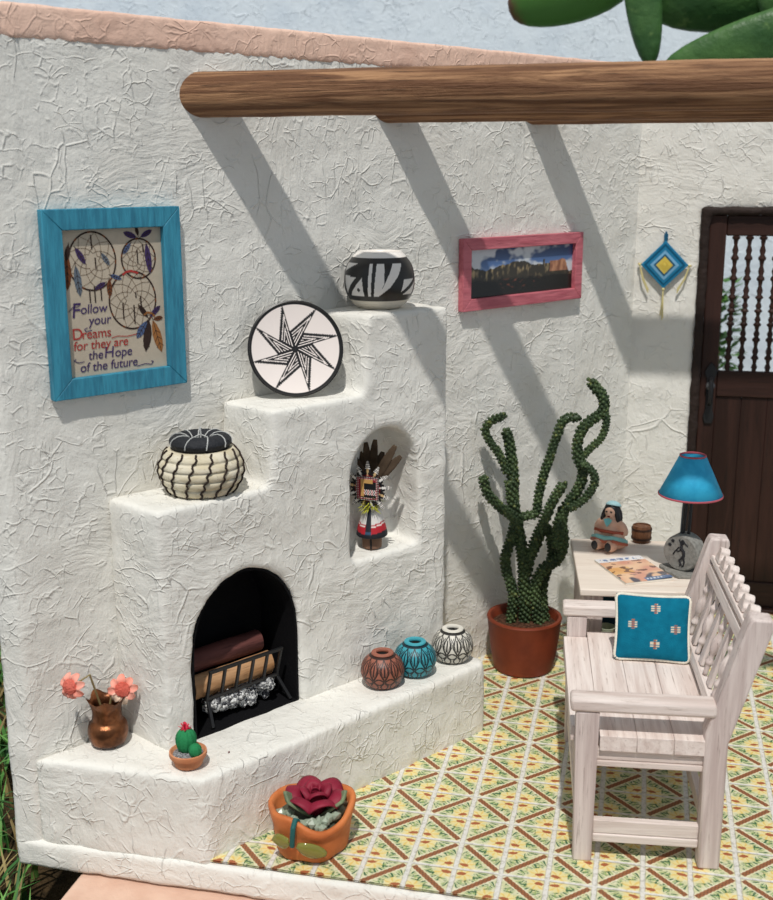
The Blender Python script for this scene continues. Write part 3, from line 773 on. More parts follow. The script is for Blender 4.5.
def basket():
    p = wplane(202, .168, Z1 + .04); p.z = Z1 + .002
    r = thing('coiled_basket', 'round cream coiled basket with dark stitches on the lowest fireplace step', 'basket', p, .2)
    H, Rm = .172, .160
    def R_(z): 
        t = z / H; return Rm * (.60 + .40 * sin(pi * min(1, max(0, .12 + .72 * t))) ** 1.0) if t < .5 else Rm * (.60 + .40 * sin(pi * (.12 + .72 * t)))
    prof = []
    rows = 5
    for k in range(rows * 8 + 1):
        z = H * k / (rows * 8); ph_ = (k % 8) / 8
        prof.append((R_(z) - .007 + .009 * sqrt(max(0, 1 - (2 * ph_ - 1) ** 2)), z))
    prof += [(R_(H) - .02, H), (R_(H) - .025, .03), (.001, .02)]
    C_ = wood('coil_straw', lin('#ded6c2'), lin('#cbbfa2'), 0, 20, .8, .3, .003, lin('#a09274'))
    MB().lathe(prof, 72, cap=False).build('coils', C_, r, angle=180)
    q = MB()
    for k in range(15):
        a0 = 2 * pi * k / 15; pts = []
        for i in range(rows * 4 + 1):
            z = H * i / (rows * 4); a = a0 + .38 * (z / H - .5) + .035 * sin(i * 1.6 + k)
            rr = R_(z) + .001 + .004 * abs(sin(pi * i / 4)); pts.append((rr * cos(a), rr * sin(a), z))
        q.tube(pts, .0042, 6)
    q.build('stitching', plain('dark_stitch', lin('#33261f'), .8), r)
    l = MB(); Rt, rt = .090, .030
    l.grid(72, 17, lambda u, v: ((Rt * .86 + rt * 1.35 * cos(2 * pi * v) * (1 + .06 * sin(12 * pi * v))) * cos(2 * pi * u), (Rt * .86 + rt * 1.35 * cos(2 * pi * v)) * sin(2 * pi * u), H + .024 + rt * sin(2 * pi * v)), closed=True)
    lo_ = l.build('lid_ring', plain('black_coil', lin('#25272c'), .7, bump=.006, bscale=70), r)
    t = MB()
    for k in range(9):
        a0 = 2 * pi * k / 9 + .2; pts = []
        for i in range(9):
            v = -.05 + .62 * i / 8; a = a0 + .5 * (i / 8) ** 1.5
            rr = Rt * .86 + (rt * 1.35 + .002) * cos(2 * pi * v); pts.append((rr * cos(a), rr * sin(a), H + .024 + (rt + .002) * sin(2 * pi * v)))
        t.tube(pts, .0022, 5)
    t.tube([(0, -.0, H + .03), (.004, 0, H + .05), (0, .004, H + .078)], .003, 5); t.tube([(-.03, 0, H + .035), (.0, .004, H + .05), (.03, .01, H + .035)], .003, 5)
    t.build('white_thread', plain('white_thread', lin('#c9cac8'), .8), lo_)
    MB().lathe([(.001, H + .012), (.06, H + .012), (.06, H + .016), (.001, H + .016)], 30).build('lid_centre', plain('black_coil_inner', lin('#1d1e22'), .8), lo_)
basket()

def seedpot(name, label, u, n, base, dark, yawk):
    p = wplane(u, n, HZ + .05); p.z = HZ + .002
    prof = smoothprof([(.052, 0), (.075, .012), (.094, .045), (.098, .072), (.088, .108), (.062, .134), (.048, .142)], 7)
    prof = [(a_ * .95, b2) for a_, b2 in prof]
    prof += [(.047, .147), (.045, .149), (.028, .149), (.026, .145), (.024, .136), (.06, .11), (.07, .04), (.001, .02)]
    r = thing(name, label, 'pot', p, yaw_to_cam(p) + yawk, 'carved seed pots on the hearth')
    k0 = len(prof) - 7
    b_ = MB().lathe(prof[:k0 + 1], 260, cap=False).build('carved_body', attrmat(name + '_glaze', .45, .4), r, angle=180)
    q = b_.modifiers.new('s', 'SUBSURF'); q.subdivision_type = 'SIMPLE'; q.levels = 1; bake(b_)
    NP = 6
    def leaf(x, y, cx, cy, ang, L, w):
        dx, dy = x - cx, y - cy; t = (dx * cos(ang) + dy * sin(ang)) / L; s_ = (-dx * sin(ang) + dy * cos(ang)) / w
        if not 0 < t < 1: return None
        e = abs(s_) - sin(pi * t); return e
    def col(c):
        a = atan2(c.x, -c.y); f = c.z / .142
        sec = (a / (2 * pi) * NP) % 1 - .5; x = sec * 2; y = f          # x -1..1 per panel
        line = False
        for (cx, cy, an, L, w) in ((0, .38, pi / 2, .58, .34), (-1, .38, pi / 2, .58, .34), (1, .38, pi / 2, .58, .34),
                                   (0, .34, 0, .95, .10), (0, .34, pi, .95, .10), (1, .34, pi, .95, .10), (-1, .34, 0, .95, .10),
                                   (0, .30, -pi / 2 + .0, .28, .36), (1, .30, -pi / 2, .28, .36), (-1, .30, -pi / 2, .28, .36),
                                   (0, .40, .62, .85, .07), (0, .40, pi - .62, .85, .07), (1, .40, pi - .62, .85, .07), (-1, .40, .62, .85, .07)):
            e = leaf(x, y, cx, cy, an, L, w)
            if e is not None and abs(e) < .23: line = True
        if abs(x) < .07 and .5 < y < .85 or abs(abs(x) - 1) < .07 and .5 < y < .85: line = True
        if y > .955 or .03 < y < .06: line = True
        sh = .5 + .5 * noise.noise(c * 35)
        return dark if line else mixc(base, tuple(v * .8 for v in base), sh)
    paint(b_, col)
    MB().lathe([(.044, .142), (.048, .146), (.046, .150), (.028, .150), (.0265, .146), (.025, .138)], 48, cap=False).build('rim', plain(name + '_rim', base, .5), r, solid=.001)
    MB().lathe([(.001, .1365), (.0262, .1375)], 40, cap=False).build('opening_shade_disc', plain('painted_hole_shade', lin('#120f0e'), .9), r)  # near-black disc across the mouth: shade of the hollow put into its colour
seedpot('seed_pot', 'brown carved seed pot on the hearth, nearest the firebox', 382.5, .415, lin('#9a5e4c'), lin('#33201b'), .1)
seedpot('seed_pot', 'turquoise carved seed pot between the brown and white ones', 415, .425, lin('#3f9fae'), lin('#102a33'), .5)
seedpot('seed_pot', 'white carved seed pot at the right end of the hearth', 452.5, .435, lin('#dcd8cd'), lin('#2c2a28'), .25)

COPPER = Mat('aged_copper', .38, .5, .85)
COPPER.color(COPPER.mix(lin('#8a5838'), lin('#4f3222'), COPPER.noise(14, 4).sm(.35, .68))); COPPER.bump(COPPER.noise(30, 3), .004)
VP = wplane(109, .085, HZ); VP.z = HZ + .001
def vase():
    prof = smoothprof([(.042, 0), (.066, .015), (.076, .05), (.072, .085), (.057, .105), (.054, .14), (.058, .165), (.070, .192)], 6)
    n0 = len(prof)
    prof += [(.068, .192), (.052, .15), (.06, .08), (.04, .02), (.001, .012)]
    def rf(a, z, k):
        t = sstep(.11, .19, z); return 1 + t * .09 * sin(5 * a + 1)
    r = MB()
    r.lathe(prof, 80, rfun=rf, cap=False)
    for i, v in enumerate(r.v):
        t = sstep(.15, .19, v[2]); r.v[i] = (v[0], v[1], v[2] + t * .010 * sin(5 * atan2(v[1], v[0]) + 1))
    o = r.build('copper_vase', COPPER.m, loc=VP, angle=180); tag(o, 'small brown copper vase with wavy rim at the left end of the hearth', 'vase')
vase()
SAL = plain('salmon_petal', lin('#f0a896'), .7, c2=lin('#e68672')); SALC = plain('coral_centre', lin('#dd7060'), .75, c2=lin('#c4503f'), bump=.008, bscale=120)
CRM = plain('cream_petal', lin('#f4d6bc'), .7)
def flower(label, head, nrm, rotk, creams):
    r = thing('vase_flower', label, 'flower', VP + Vector((0, 0, .02)), 0, 'salmon flowers in the copper vase')
    h = head - r.location; nrm = Vector(nrm).normalized()
    MB().tube([(0, 0, .0), (h.x * .12, h.y * .12, .12), (h.x * .45, h.y * .45, h.z + .012), h - nrm * .008], .004, 6).build('stem', plain('dry_stem', lin('#8a7a52')), r)
    u = nrm.cross(Vector((0, 0, 1))).normalized(); w = nrm.cross(u)
    M = Matrix((u, w, nrm)).transposed().to_4x4(); M.translation = h
    c = MB(); c.lathe([(.001, -.006), (.022, -.004), (.030, .008), (.027, .02), (.015, .027), (.001, .029)], 28, M, rfun=lambda a, z, k: 1 + .06 * sin(9 * a))
    c.build('flower_centre', SALC, r)
    for k in range(8):
        a = 2 * pi * k / 8 + rotk; L = .034 * RNG.uniform(.85, 1.25); wd = .017; q = MB()
        def fn(i, j, a=a, L=L, wd=wd):
            t, s_ = j, (i - .5) * 2; ww = wd * (sin(pi * min(.97, .15 + .75 * t)) ** .7)
            x, y = .018 + L * t, s_ * ww; z = .004 + .012 * sin(pi * t) - .01 * t + .006 * s_ * s_
            return M @ Vector((x * cos(a) - y * sin(a), x * sin(a) + y * cos(a), z))
        q.grid(7, 9, fn); q.build('petal', CRM if k in creams else SAL, r, solid=.0015, angle=180)
flower('left salmon flower, drooping over the rim of the copper vase', pn(72, 686, .12), (-.15, -.95, .15), .3, ())
flower('right salmon flower with a cream petal above the copper vase', pn(123, 689, .12), (.25, -.9, .25), .1, (1, 2))

def ribbed(c, r_, h, n=11, depth=.10, tilt=None):
    q = MB(); prof = [(r_ * sin(pi * t) ** .75, h * (1 - cos(pi * t)) / 2) for t in [k / 18 for k in range(19)]]
    M = Matrix.Translation(c) @ (tilt or Matrix())
    q.lathe(prof, n * 6, M, rfun=lambda a, z, k: 1 - depth * (.5 - .5 * cos(n * a)) ** .7, cap=False)
    return q
def mini_cactus():
    p = pz(189, 771, HZ); d = (p - CAMP); d.z = 0; p = p + d.normalized() * .044; p.z = HZ + .002
    r = thing('potted_cactus', 'tiny round green cactus with red bloom in a clay dish on the hearth', 'cactus', p)
    prof = [(.040, 0), (.050, .004), (.057, .025), (.060, .036), (.067, .038), (.070, .046), (.069, .058), (.064, .060), (.060, .055), (.054, .046), (.001, .044)]
    MB().lathe(prof, 48).build('pot', TERRAL, r, angle=30)
    G = Mat('grey_gravel', .9, .2); G.color(G.mix(lin('#5c5c60'), lin('#b0b0b2'), G.voro(160, 'F1', out='Distance').sm(.2, .7))); G.bump(G.voro(160, 'F1'), .01)
    MB().lathe([(.061, .046), (.045, .053), (.001, .056)], 40, cap=False).build('gravel', G.m, r, angle=180)
    GRN = plain('felt_green', lin('#2f8a56'), .85, .15, c2=lin('#1f6b40'), bump=.003, bscale=150)
    ribbed((-.008, .006, .048), .040, .095).build('stem', GRN, r, angle=180, weld=.0003)
    ribbed((.038, -.022, .048), .025, .052, 9).build('offset', GRN, r, angle=180, weld=.0003)
    q = MB()
    for k in range(46):
        a = RNG.uniform(0, 2 * pi); e = RNG.uniform(.15, 1.3); L = RNG.uniform(.018, .03); b0 = Vector((-.008, .006, .140))
        d = Vector((cos(a) * cos(e), sin(a) * cos(e), sin(e))); s_ = d.cross(Vector((0, 0, 1))).normalized() * .004
        q.add([b0 - s_, b0 + d * L - s_ * .6, b0 + d * L + s_ * .6, b0 + s_], [(0, 1, 2, 3)])
    q.ball((-.008, .006, .145), .013)
    q.build('red_bloom', plain('red_fibre', lin('#d0344c'), .8, c2=lin('#b02038')), r)
mini_cactus()
o = MB().ico((0, 0, .0035), .0045, 1, .3).build('red_speck', plain('dark_red', lin('#6a1418'), .6), loc=pz(229, 753, HZ + .001)); tag(o, 'tiny dark red speck lying on the hearth before the firebox', 'crumb')

def kachina():
    p = wplane(372, .215, .88 + .05); p.z = .8745
    ry = yaw_to_cam(p) - .40
    r = thing('kachina_doll', 'small carved doll with rayed feather headdress standing in the niche', 'doll', p, ry)
    BRW = plain('doll_base_wood', lin('#8a6a52'), .7, c2=lin('#6d5040'))
    MB().lathe([(.035, 0), (.042, .004), (.044, .05), (.036, .066), (.001, .07)], 28).build('base', BRW, r)
    MB().box((.010, -.0455, .006), (.016, -.03, .06)).build('base_mark', plain('doll_black', lin('#18181a')), r)
    # cloak
    o = MB().lathe(smoothprof([(.058, .055), (.068, .062), (.063, .090), (.052, .13), (.040, .17), (.030, .188), (.001, .195)], 8), 120).build('cloak', ATTR, r, angle=180)
    def col(c):
        z = c.z + .006 * cos(2 * atan2(c.x, -c.y)); a = atan2(c.x, -c.y)
        if z < .082: return lin('#1d1f26')
        if abs(a - .12) < .20: return lin('#20242c') if z > .092 else lin('#35506a')
        if z < .110: return lin('#b0222e')
        if z < .115: return lin('#eae6e0')
        if z < .121: return lin('#b0222e')
        return lin('#d9d6d2')
    paint(o, col)
    q = MB()
    for k in range(150):
        a = RNG.uniform(0, 2 * pi); e = RNG.uniform(-.5, .6); L = RNG.uniform(.05, .075); d = Vector((cos(a) * cos(e), sin(a) * cos(e), sin(e)))
        b0 = Vector((0, -.012, .206 + RNG.uniform(-.012, .016))); s_ = d.cross(Vector((0, 0, 1))).normalized() * .003
        q.add([b0 - s_, b0 + d * L * .7 - s_, b0 + d * L, b0 + d * L * .7 + s_, b0 + s_], [(0, 1, 2, 3, 4)])
    q.build('ruff', plain('moss_ruff', lin('#b9b83c'), .9, c2=lin('#8f9028')), r, smooth=False)
    # head block and mask
    HZ_ = .278
    MB().lathe([(.001, .20), (.036, .205), (.044, .24), (.042, .29), (.03, .315), (.001, .325)], 28).build('head', plain('doll_head', lin('#7c2428'), .6), r)
    o = MB(); o.grid(70, 70, lambda u, v: ((u - .5) * .104, -.048, HZ_ + (v - .5) * .104)); o = o.build('mask', ATTR, r, smooth=False, solid=.004)
    def mc(c):
        x, z = c.x, c.z - HZ_; rr = max(abs(x), abs(z)); a = atan2(z, x)
        if rr > .040:
            if (x * 130 % 1 - .5) ** 2 + (z * 130 % 1 - .5) ** 2 < .05: return lin('#ece6e0')
            return lin('#8e2430') if rr < .046 else lin('#241a1c')
        if z > .022 and -.03 < x < .025 or (x < -.015 and -.036 < z < .03 and x > -.03): return lin('#c99c5e')
        if z > .030 or x < -.030: return lin('#8e2430')
        if -.028 < z < -.004 and x > -.015:
            return lin('#e8e4e0') if (x * 110 + z * 70) % 1 < .45 else (lin('#b83038') if (x * 55) % 1 < .5 else lin('#2b2b30'))
        return lin('#17161a')
    paint(o, mc)
    RAY = attrmat('ray_paint', .6)
    for k in range(13):
        a = 2 * pi * k / 13 + pi / 2; L = .062 if k else .072; q = MB(); ca, sa = cos(a), sin(a); b0 = .047
        def fn(u, v, ca=ca, sa=sa, L=L): 
            s_ = (u - .5) * .044 * (1 - v * .85); t = b0 + L * v
            return (ca * t - sa * s_, -.044, HZ_ + sa * t + ca * s_)
        q.grid(9, 24, fn); o = q.build('ray', RAY, r, smooth=False, solid=.004)
        def rc(c, k=k):
            d = hypot(c.x, c.z - HZ_) - b0
            t = d / L; cross = abs(c.x * sin(a) - (c.z - HZ_) * cos(a))
            if t > .55: return lin('#ece8e2') if (t * 9) % 1 < .5 else lin('#1a181a')
            if cross < .004 and t > .1: return lin('#f0ece6') if k % 3 else lin('#d0b080')
            return lin('#8e2430') if t < .18 else lin('#1a181a')
        paint(o, rc)
    FE = plain('dark_feather', lin('#57493c'), .9, .1, c2=lin('#33291f'))
    for k in range(9):
        a = radians(48 + 112 * k / 8); L = .158 + .03 * sin(k * 2.3); q = MB(); ca, sa = cos(a), sin(a)
        def fn(u, v, ca=ca, sa=sa, L=L):
            s_ = (u - .5) * 2 * .020 * sin(pi * min(.98, .12 + .8 * v)) ** .6 * (1 + .08 * sin(v * 60)); t = .02 + L * v
            return (ca * t - sa * s_, .012 + .03 * v * v, HZ_ + sa * t + ca * s_)
        q.grid(5, 20, fn); q.build('feather', FE, r, angle=180, solid=.0015)
kachina()

# ---------------------------------------------------------------- god's eye and things on the table
def gods_eye():
    c = py(664.5, 264.5, YB); c.y = YB - .022
    r = thing('gods_eye', 'teal and yellow yarn diamond hanging on the white wall left of the door', 'wall hanging', c)
    rot = radians(3)
    S1, S2 = .125, .130
    ST = plain('tan_stick', lin('#c8ab72'), .8)
    MB().bar((-.142, .004, .004), (.142, .004, -.004), .010, .008).build('cross_stick', ST, r)
    MB().bar((.0, .004, -.14), (.004, .004, .13), .010, .008).build('upright_stick', ST, r)
    TD, TM, TL, YE = lin('#1f5f80'), lin('#2f86ae'), lin('#86b8d6'), lin('#e6d878')
    q = MB(); N = 40
    ring = []
    for k in range(N + 1):
        t = k / N; y = -.004 - .020 * (1 - t); wob = .0022 * (k % 2)
        ring += [(S1 * t, y - wob, 0), (0, y - wob, S2 * t), (-S1 * t, y - wob, 0), (0, y - wob, -S2 * t * .98)]
    q.add(ring, [(k * 4 + i, k * 4 + (i + 1) % 4, k * 4 + 4 + (i + 1) % 4, k * 4 + 4 + i) for k in range(N) for i in range(4)])
    o = q.build('yarn', ATTRM, r, smooth=False, solid=.004)
    def col(c_):
        t = abs(c_.x) / S1 + abs(c_.z) / S2
        if t < .37: return mixc(YE, lin('#c8a83c'), .5 + .5 * noise.noise(c_ * 60))
        if t < .47: return TD
        if t < .62: return TL
        if t < .76: return TM
        return TD if t < .88 else TM
    paint(o, col)
    MB().tube([(-.004, 0, .125), (-.006, -.004, .16), (.0, -.002, .178), (.006, -.004, .16), (.004, 0, .125)], .006, 8).build('hanger', plain('teal_yarn', TD, .9), r)
    CR = plain('cream_yarn', lin('#dccf94'), .9)
    for (x, z, dx, L, nn) in ((-.132, .0, .052, .15, 5), (.132, -.004, -.062, .145, 5), (.0, -.132, .0, .165, 4)):
        q = MB()
        for k in range(nn):
            e = RNG.uniform(-.010, .010); q.tube([(x, -.004, z), (x + dx * .4 + e * .5, -.010, z - L * .5), (x + dx * RNG.uniform(.8, 1.1) + e, -.004, z - L * RNG.uniform(.85, 1.02))], .0032, 6)
        q.ball((x, -.005, z), .008); q.build('tassel', CR, r)
gods_eye()

ZT = .684
TA = thing('side_table', 'pale whitewashed open cabinet table in the corner behind the bench', 'table', (.688, 1.147, 0), radians(7.3))
def table():
    Wd, Dp = .60, .712                                   # local: x right along front, y away
    MB().box((0, 0, ZT - .034), (Wd, Dp, ZT)).build('top', PALE, TA, bevel=.006)
    for x0 in (.022, Wd - .052):
        MB().box((x0, .03, .0), (x0 + .03, Dp - .06, ZT - .0345)).build('side_panel', WASHZ, TA, bevel=.004)
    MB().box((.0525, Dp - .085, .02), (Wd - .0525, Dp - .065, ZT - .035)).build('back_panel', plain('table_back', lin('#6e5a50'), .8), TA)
    MB().box((.0525, .035, .31), (Wd - .0525, Dp - .086, .335)).build('shelf', WASHX, TA, bevel=.003)
    MB().box((.0525, .035, .05), (Wd - .0525, Dp - .086, .075)).build('bottom_board', WASHX, TA, bevel=.003)
    MB().box((.0525, .03, .0), (.105, .05, ZT - .035)).build('front_stile', WASHZ, TA, bevel=.003)
table()
TR = Matrix.Translation(TA.location) @ Matrix.Rotation(radians(7.3), 4, 'Z')
q = MB()
q.box((0, 0, 0), (.34, .035, .245)); o = q.build('storage_box', plain('navy_teal', lin('#1e4a5c'), .7), loc=TR @ Vector((.115, .25, .3355)), rotz=radians(7.3), bevel=.004); tag(o, 'dark teal flat box standing on the shelf under the table top', 'box')
def cup():
    p = TR @ Vector((.135, .13, .3355)); r = thing('shelf_cup', 'small pale green cup with dark band on the table shelf behind the bench arm', 'cup', p)
    MB().lathe([(.022, 0), (.032, .005), (.030, .05), (.036, .11), (.042, .125), (.038, .125), (.026, .05), (.001, .02)], 28).build('cup_body', plain('pale_green_glaze', lin('#cfd8bc'), .4), r)
    MB().lathe([(.0335, .01), (.0335, .04), (.032, .07), (.0315, .01)], 28, cap=False).build('dark_band', plain('dark_glaze', lin('#1c2420'), .4), r)
cup()
o = MB().lathe(smoothprof([(.03, 0), (.055, .02), (.06, .06), (.045, .1), (.032, .12), (.03, .12), (.04, .06), (.001, .02)], 4), 32).build('shelf_pot', plain('rust_glaze', lin('#8e4a30'), .5), loc=TR @ Vector((.235, .14, .3355))); tag(o, 'small rust red pot beside the pale cup on the table shelf', 'pot')

def blob(parts, vox, it=3):
    q = MB()
    for c, r_, rot in parts: q.ball(c, r_, 20, 14, rot=rot)
    return q, vox, it
def figurine():
    p = pz(609, 553, ZT); d = p - CAMP; d.z = 0; p = p + d.normalized() * .075; p.z = ZT + .001
    r = thing('seated_figurine', 'ceramic figurine of a seated long-haired woman in a tan dress on the table', 'figurine', p, yaw_to_cam(p) - .38)
    E_ = lambda x, y, z: Euler((x, y, z)).to_matrix()
    SK = plain('tan_ceramic', lin('#e2b9a0'), .5, c2=lin('#d6a488'))
    q = MB()
    for c, r_, rot in [((0, .02, .075), (.066, .058, .075), None), ((0, .012, .125), (.048, .042, .04), None),
                       ((0, .004, .183), (.031, .031, .034), None), ((0, .008, .152), (.018, .018, .02), None),
                       ((-.034, -.045, .035), (.030, .062, .034), None), ((.034, -.045, .035), (.030, .062, .034), None),
                       ((0, .01, .03), (.085, .07, .036), None),
                       ((-.060, .008, .108), (.021, .026, .044), E_(.3, .45, 0)), ((.060, .008, .108), (.021, .026, .044), E_(.3, -.45, 0)),
                       ((-.052, -.022, .074), (.036, .018, .018), E_(0, 0, -.9)), ((.052, -.022, .074), (.036, .018, .018), E_(0, 0, .9)),
                       ((0, -.029, .178), (.006, .008, .007), None)]:
        q.ball(c, r_, 20, 14, rot=rot)
    b_ = q.build('body', SK, r); soften(b_, .0045, 4)
    zmin = min(v.co.z for v in b_.data.vertices)
    for v in b_.data.vertices: v.co.z = max(v.co.z, 0.0)
    BK = plain('black_hair_glaze', lin('#1c1a1c'), .4, .5)
    q = MB(); q.ball((0, .014, .192), (.039, .034, .036), 20, 14); q.ball((0, .042, .145), (.046, .020, .070), 20, 14)
    for s_ in (-1, 1): q.ball((s_ * .037, .004, .160), (.013, .02, .050), 14, 10, rot=E_(0, s_ * -.25, 0))
    soften(q.build('hair', BK, r), .005, 3)
    q = MB()
    q.grid(32, 10, lambda u, v: (.004 + (.036 * cos(pi * .5 * v)) * cos(2 * pi * u), .020 + (.034 * cos(pi * .5 * v)) * sin(2 * pi * u), .209 - .012 * sin(2 * pi * u) * (1 - v) + .024 * sin(pi * .5 * v)), closed=True)
    BLU = plain('pale_blue_glaze', lin('#9fc6cc'), .45)
    q.build('headband', BLU, r, solid=.004, angle=180)
    q = MB(); q.add([(-.022, -.034, .152), (.022, -.034, .152), (.010, -.0405, .130), (0, -.043, .118), (-.010, -.0405, .130), (0, -.020, .156)], [(0, 5, 1, 2, 3, 4)])
    q.build('bib', plain('turquoise_glaze', lin('#7cc4c4'), .45), r, solid=.005, smooth=False)
    for s_ in (-1, 1):
        MB().ball((s_ * .034, -.1055, .038), (.0165, .005, .023), 16, 10).build('sole', BK, r)
        MB().ball((s_ * .012, -.0275, .190), (.0055, .004, .0042), 10, 8).build('eye', BK, r)
    MB().ball((0, -.0265, .166), (.0075, .004, .0035), 10, 8).build('mouth', plain('red_glaze', lin('#8c2f2a')), r)
    q = MB(); q.tube([(-.074, -.030, .058), (-.04, -.066, .073), (0, -.062, .066), (.04, -.066, .073), (.074, -.030, .058), (.086, .0, .045)], [.009, .012, .012, .012, .012, .010], 10)
    q.build('skirt_trim', plain('turquoise_glaze_b', lin('#8cc6c0'), .45), r)
    q = MB(); q.tube([(-.078, -.034, .044), (-.045, -.076, .060), (0, -.066, .052), (.045, -.076, .060), (.078, -.034, .044), (.088, -.0, .032)], .009, 8)
    q.build('skirt_hem', plain('rust_hem', lin('#c0694e'), .5), r)
    q = MB(); q.tube([(-.072, -.012, .088), (-.04, -.034, .092), (0, -.040, .094), (.04, -.034, .092), (.072, -.012, .088)], .0085, 8)
    q.build('belt', plain('rust_belt', lin('#b0563e'), .5), r)
figurine()
def barrel():
    p = pz(641, 543, ZT); p.z = ZT + .001; p.y += .02
    r = thing('wooden_keg', 'small dark brown wooden keg behind the seated figurine', 'keg', p)
    W_ = wood('keg_wood', lin('#7a5238'), lin('#573724'), 2, 30, .5, .1, .003)
    MB().lathe([(.040, 0), (.047, .03), (.049, .05), (.047, .072), (.044, .085), (.040, .085), (.040, .080), (.001, .080)], 32).build('staves', W_, r, angle=35)
    for z in (.022, .068): MB().lathe([(.0475, z - .005), (.0500, z - .005), (.0500, z + .005), (.0475, z + .005)], 32, cap=False).build('hoop', plain('hoop_dark', lin('#3b261b'), .5), r)
barrel()
def magazine():
    a = pz(596, 562, ZT); b_ = pz(642, 557.5, ZT); c = pz(668.5, 579.5, ZT); d = pz(626, 586, ZT)
    ctr = (a + b_ + c + d) / 4; ang = atan2(b_.y - a.y, b_.x - a.x); w_, h_ = .235, .325
    r = thing('magazine', 'thin glossy magazine with an orange canyon cover lying on the table', 'magazine', (ctr.x, ctr.y, ZT + .001), ang)
    lift = lambda x, y: .004 * max(0, (y / h_ + .5)) * 0 + .006 * sstep(.2, .5, -y / h_) * sstep(-.2, .5, x / w_)
    q = MB(); q.grid(90, 120, lambda u, v: ((u - .5) * w_, (v - .5) * h_, .010 + lift((u - .5) * w_, (v - .5) * h_)))
    o = q.build('cover', attrmat('glossy_cover', .25, .5), r, angle=180)
    N = lambda x, y, s_=0: noise.noise(Vector((x, y, s_)))
    def col(p):
        u, v = p.x / w_ + .5, p.y / h_ + .5
        if v > .84:
            k = N(u * 26, v * 9, 2) + .25 * sin(u * 40)
            return lin('#6a80a6') if .875 < v < .955 and k > .02 and .08 < u < .95 else lin('#e4e2e2')
        if v < .12 and u > .45: return lin('#5b7296') if not (.05 < v < .085 and sin(u * 90) > 0 and u < .8) else lin('#d6dbe2')
        b0 = mixc(lin('#d69a82'), lin('#e8bf9a'), sstep(-.4, .4, N(u * 3, v * 4)))
        if u < .45 and .35 < v < .6: b0 = mixc(b0, lin('#e0a850'), .6)
        if N(u * 7, v * 13, 5) > .22 and v > .28: b0 = mixc(b0, lin('#5a3832'), .85)
        if v < .3: b0 = mixc(b0, lin('#4e4a58'), sstep(-.1, .3, N(u * 6, v * 7, 9)))
        return b0
    paint(o, col)
    MB().box((-w_ / 2 + .001, -h_ / 2 + .001, 0), (w_ / 2 - .002, h_ / 2 - .001, .0095)).build('pages', plain('page_paper', lin('#e9e2d6'), .8), r, smooth=False)
magazine()
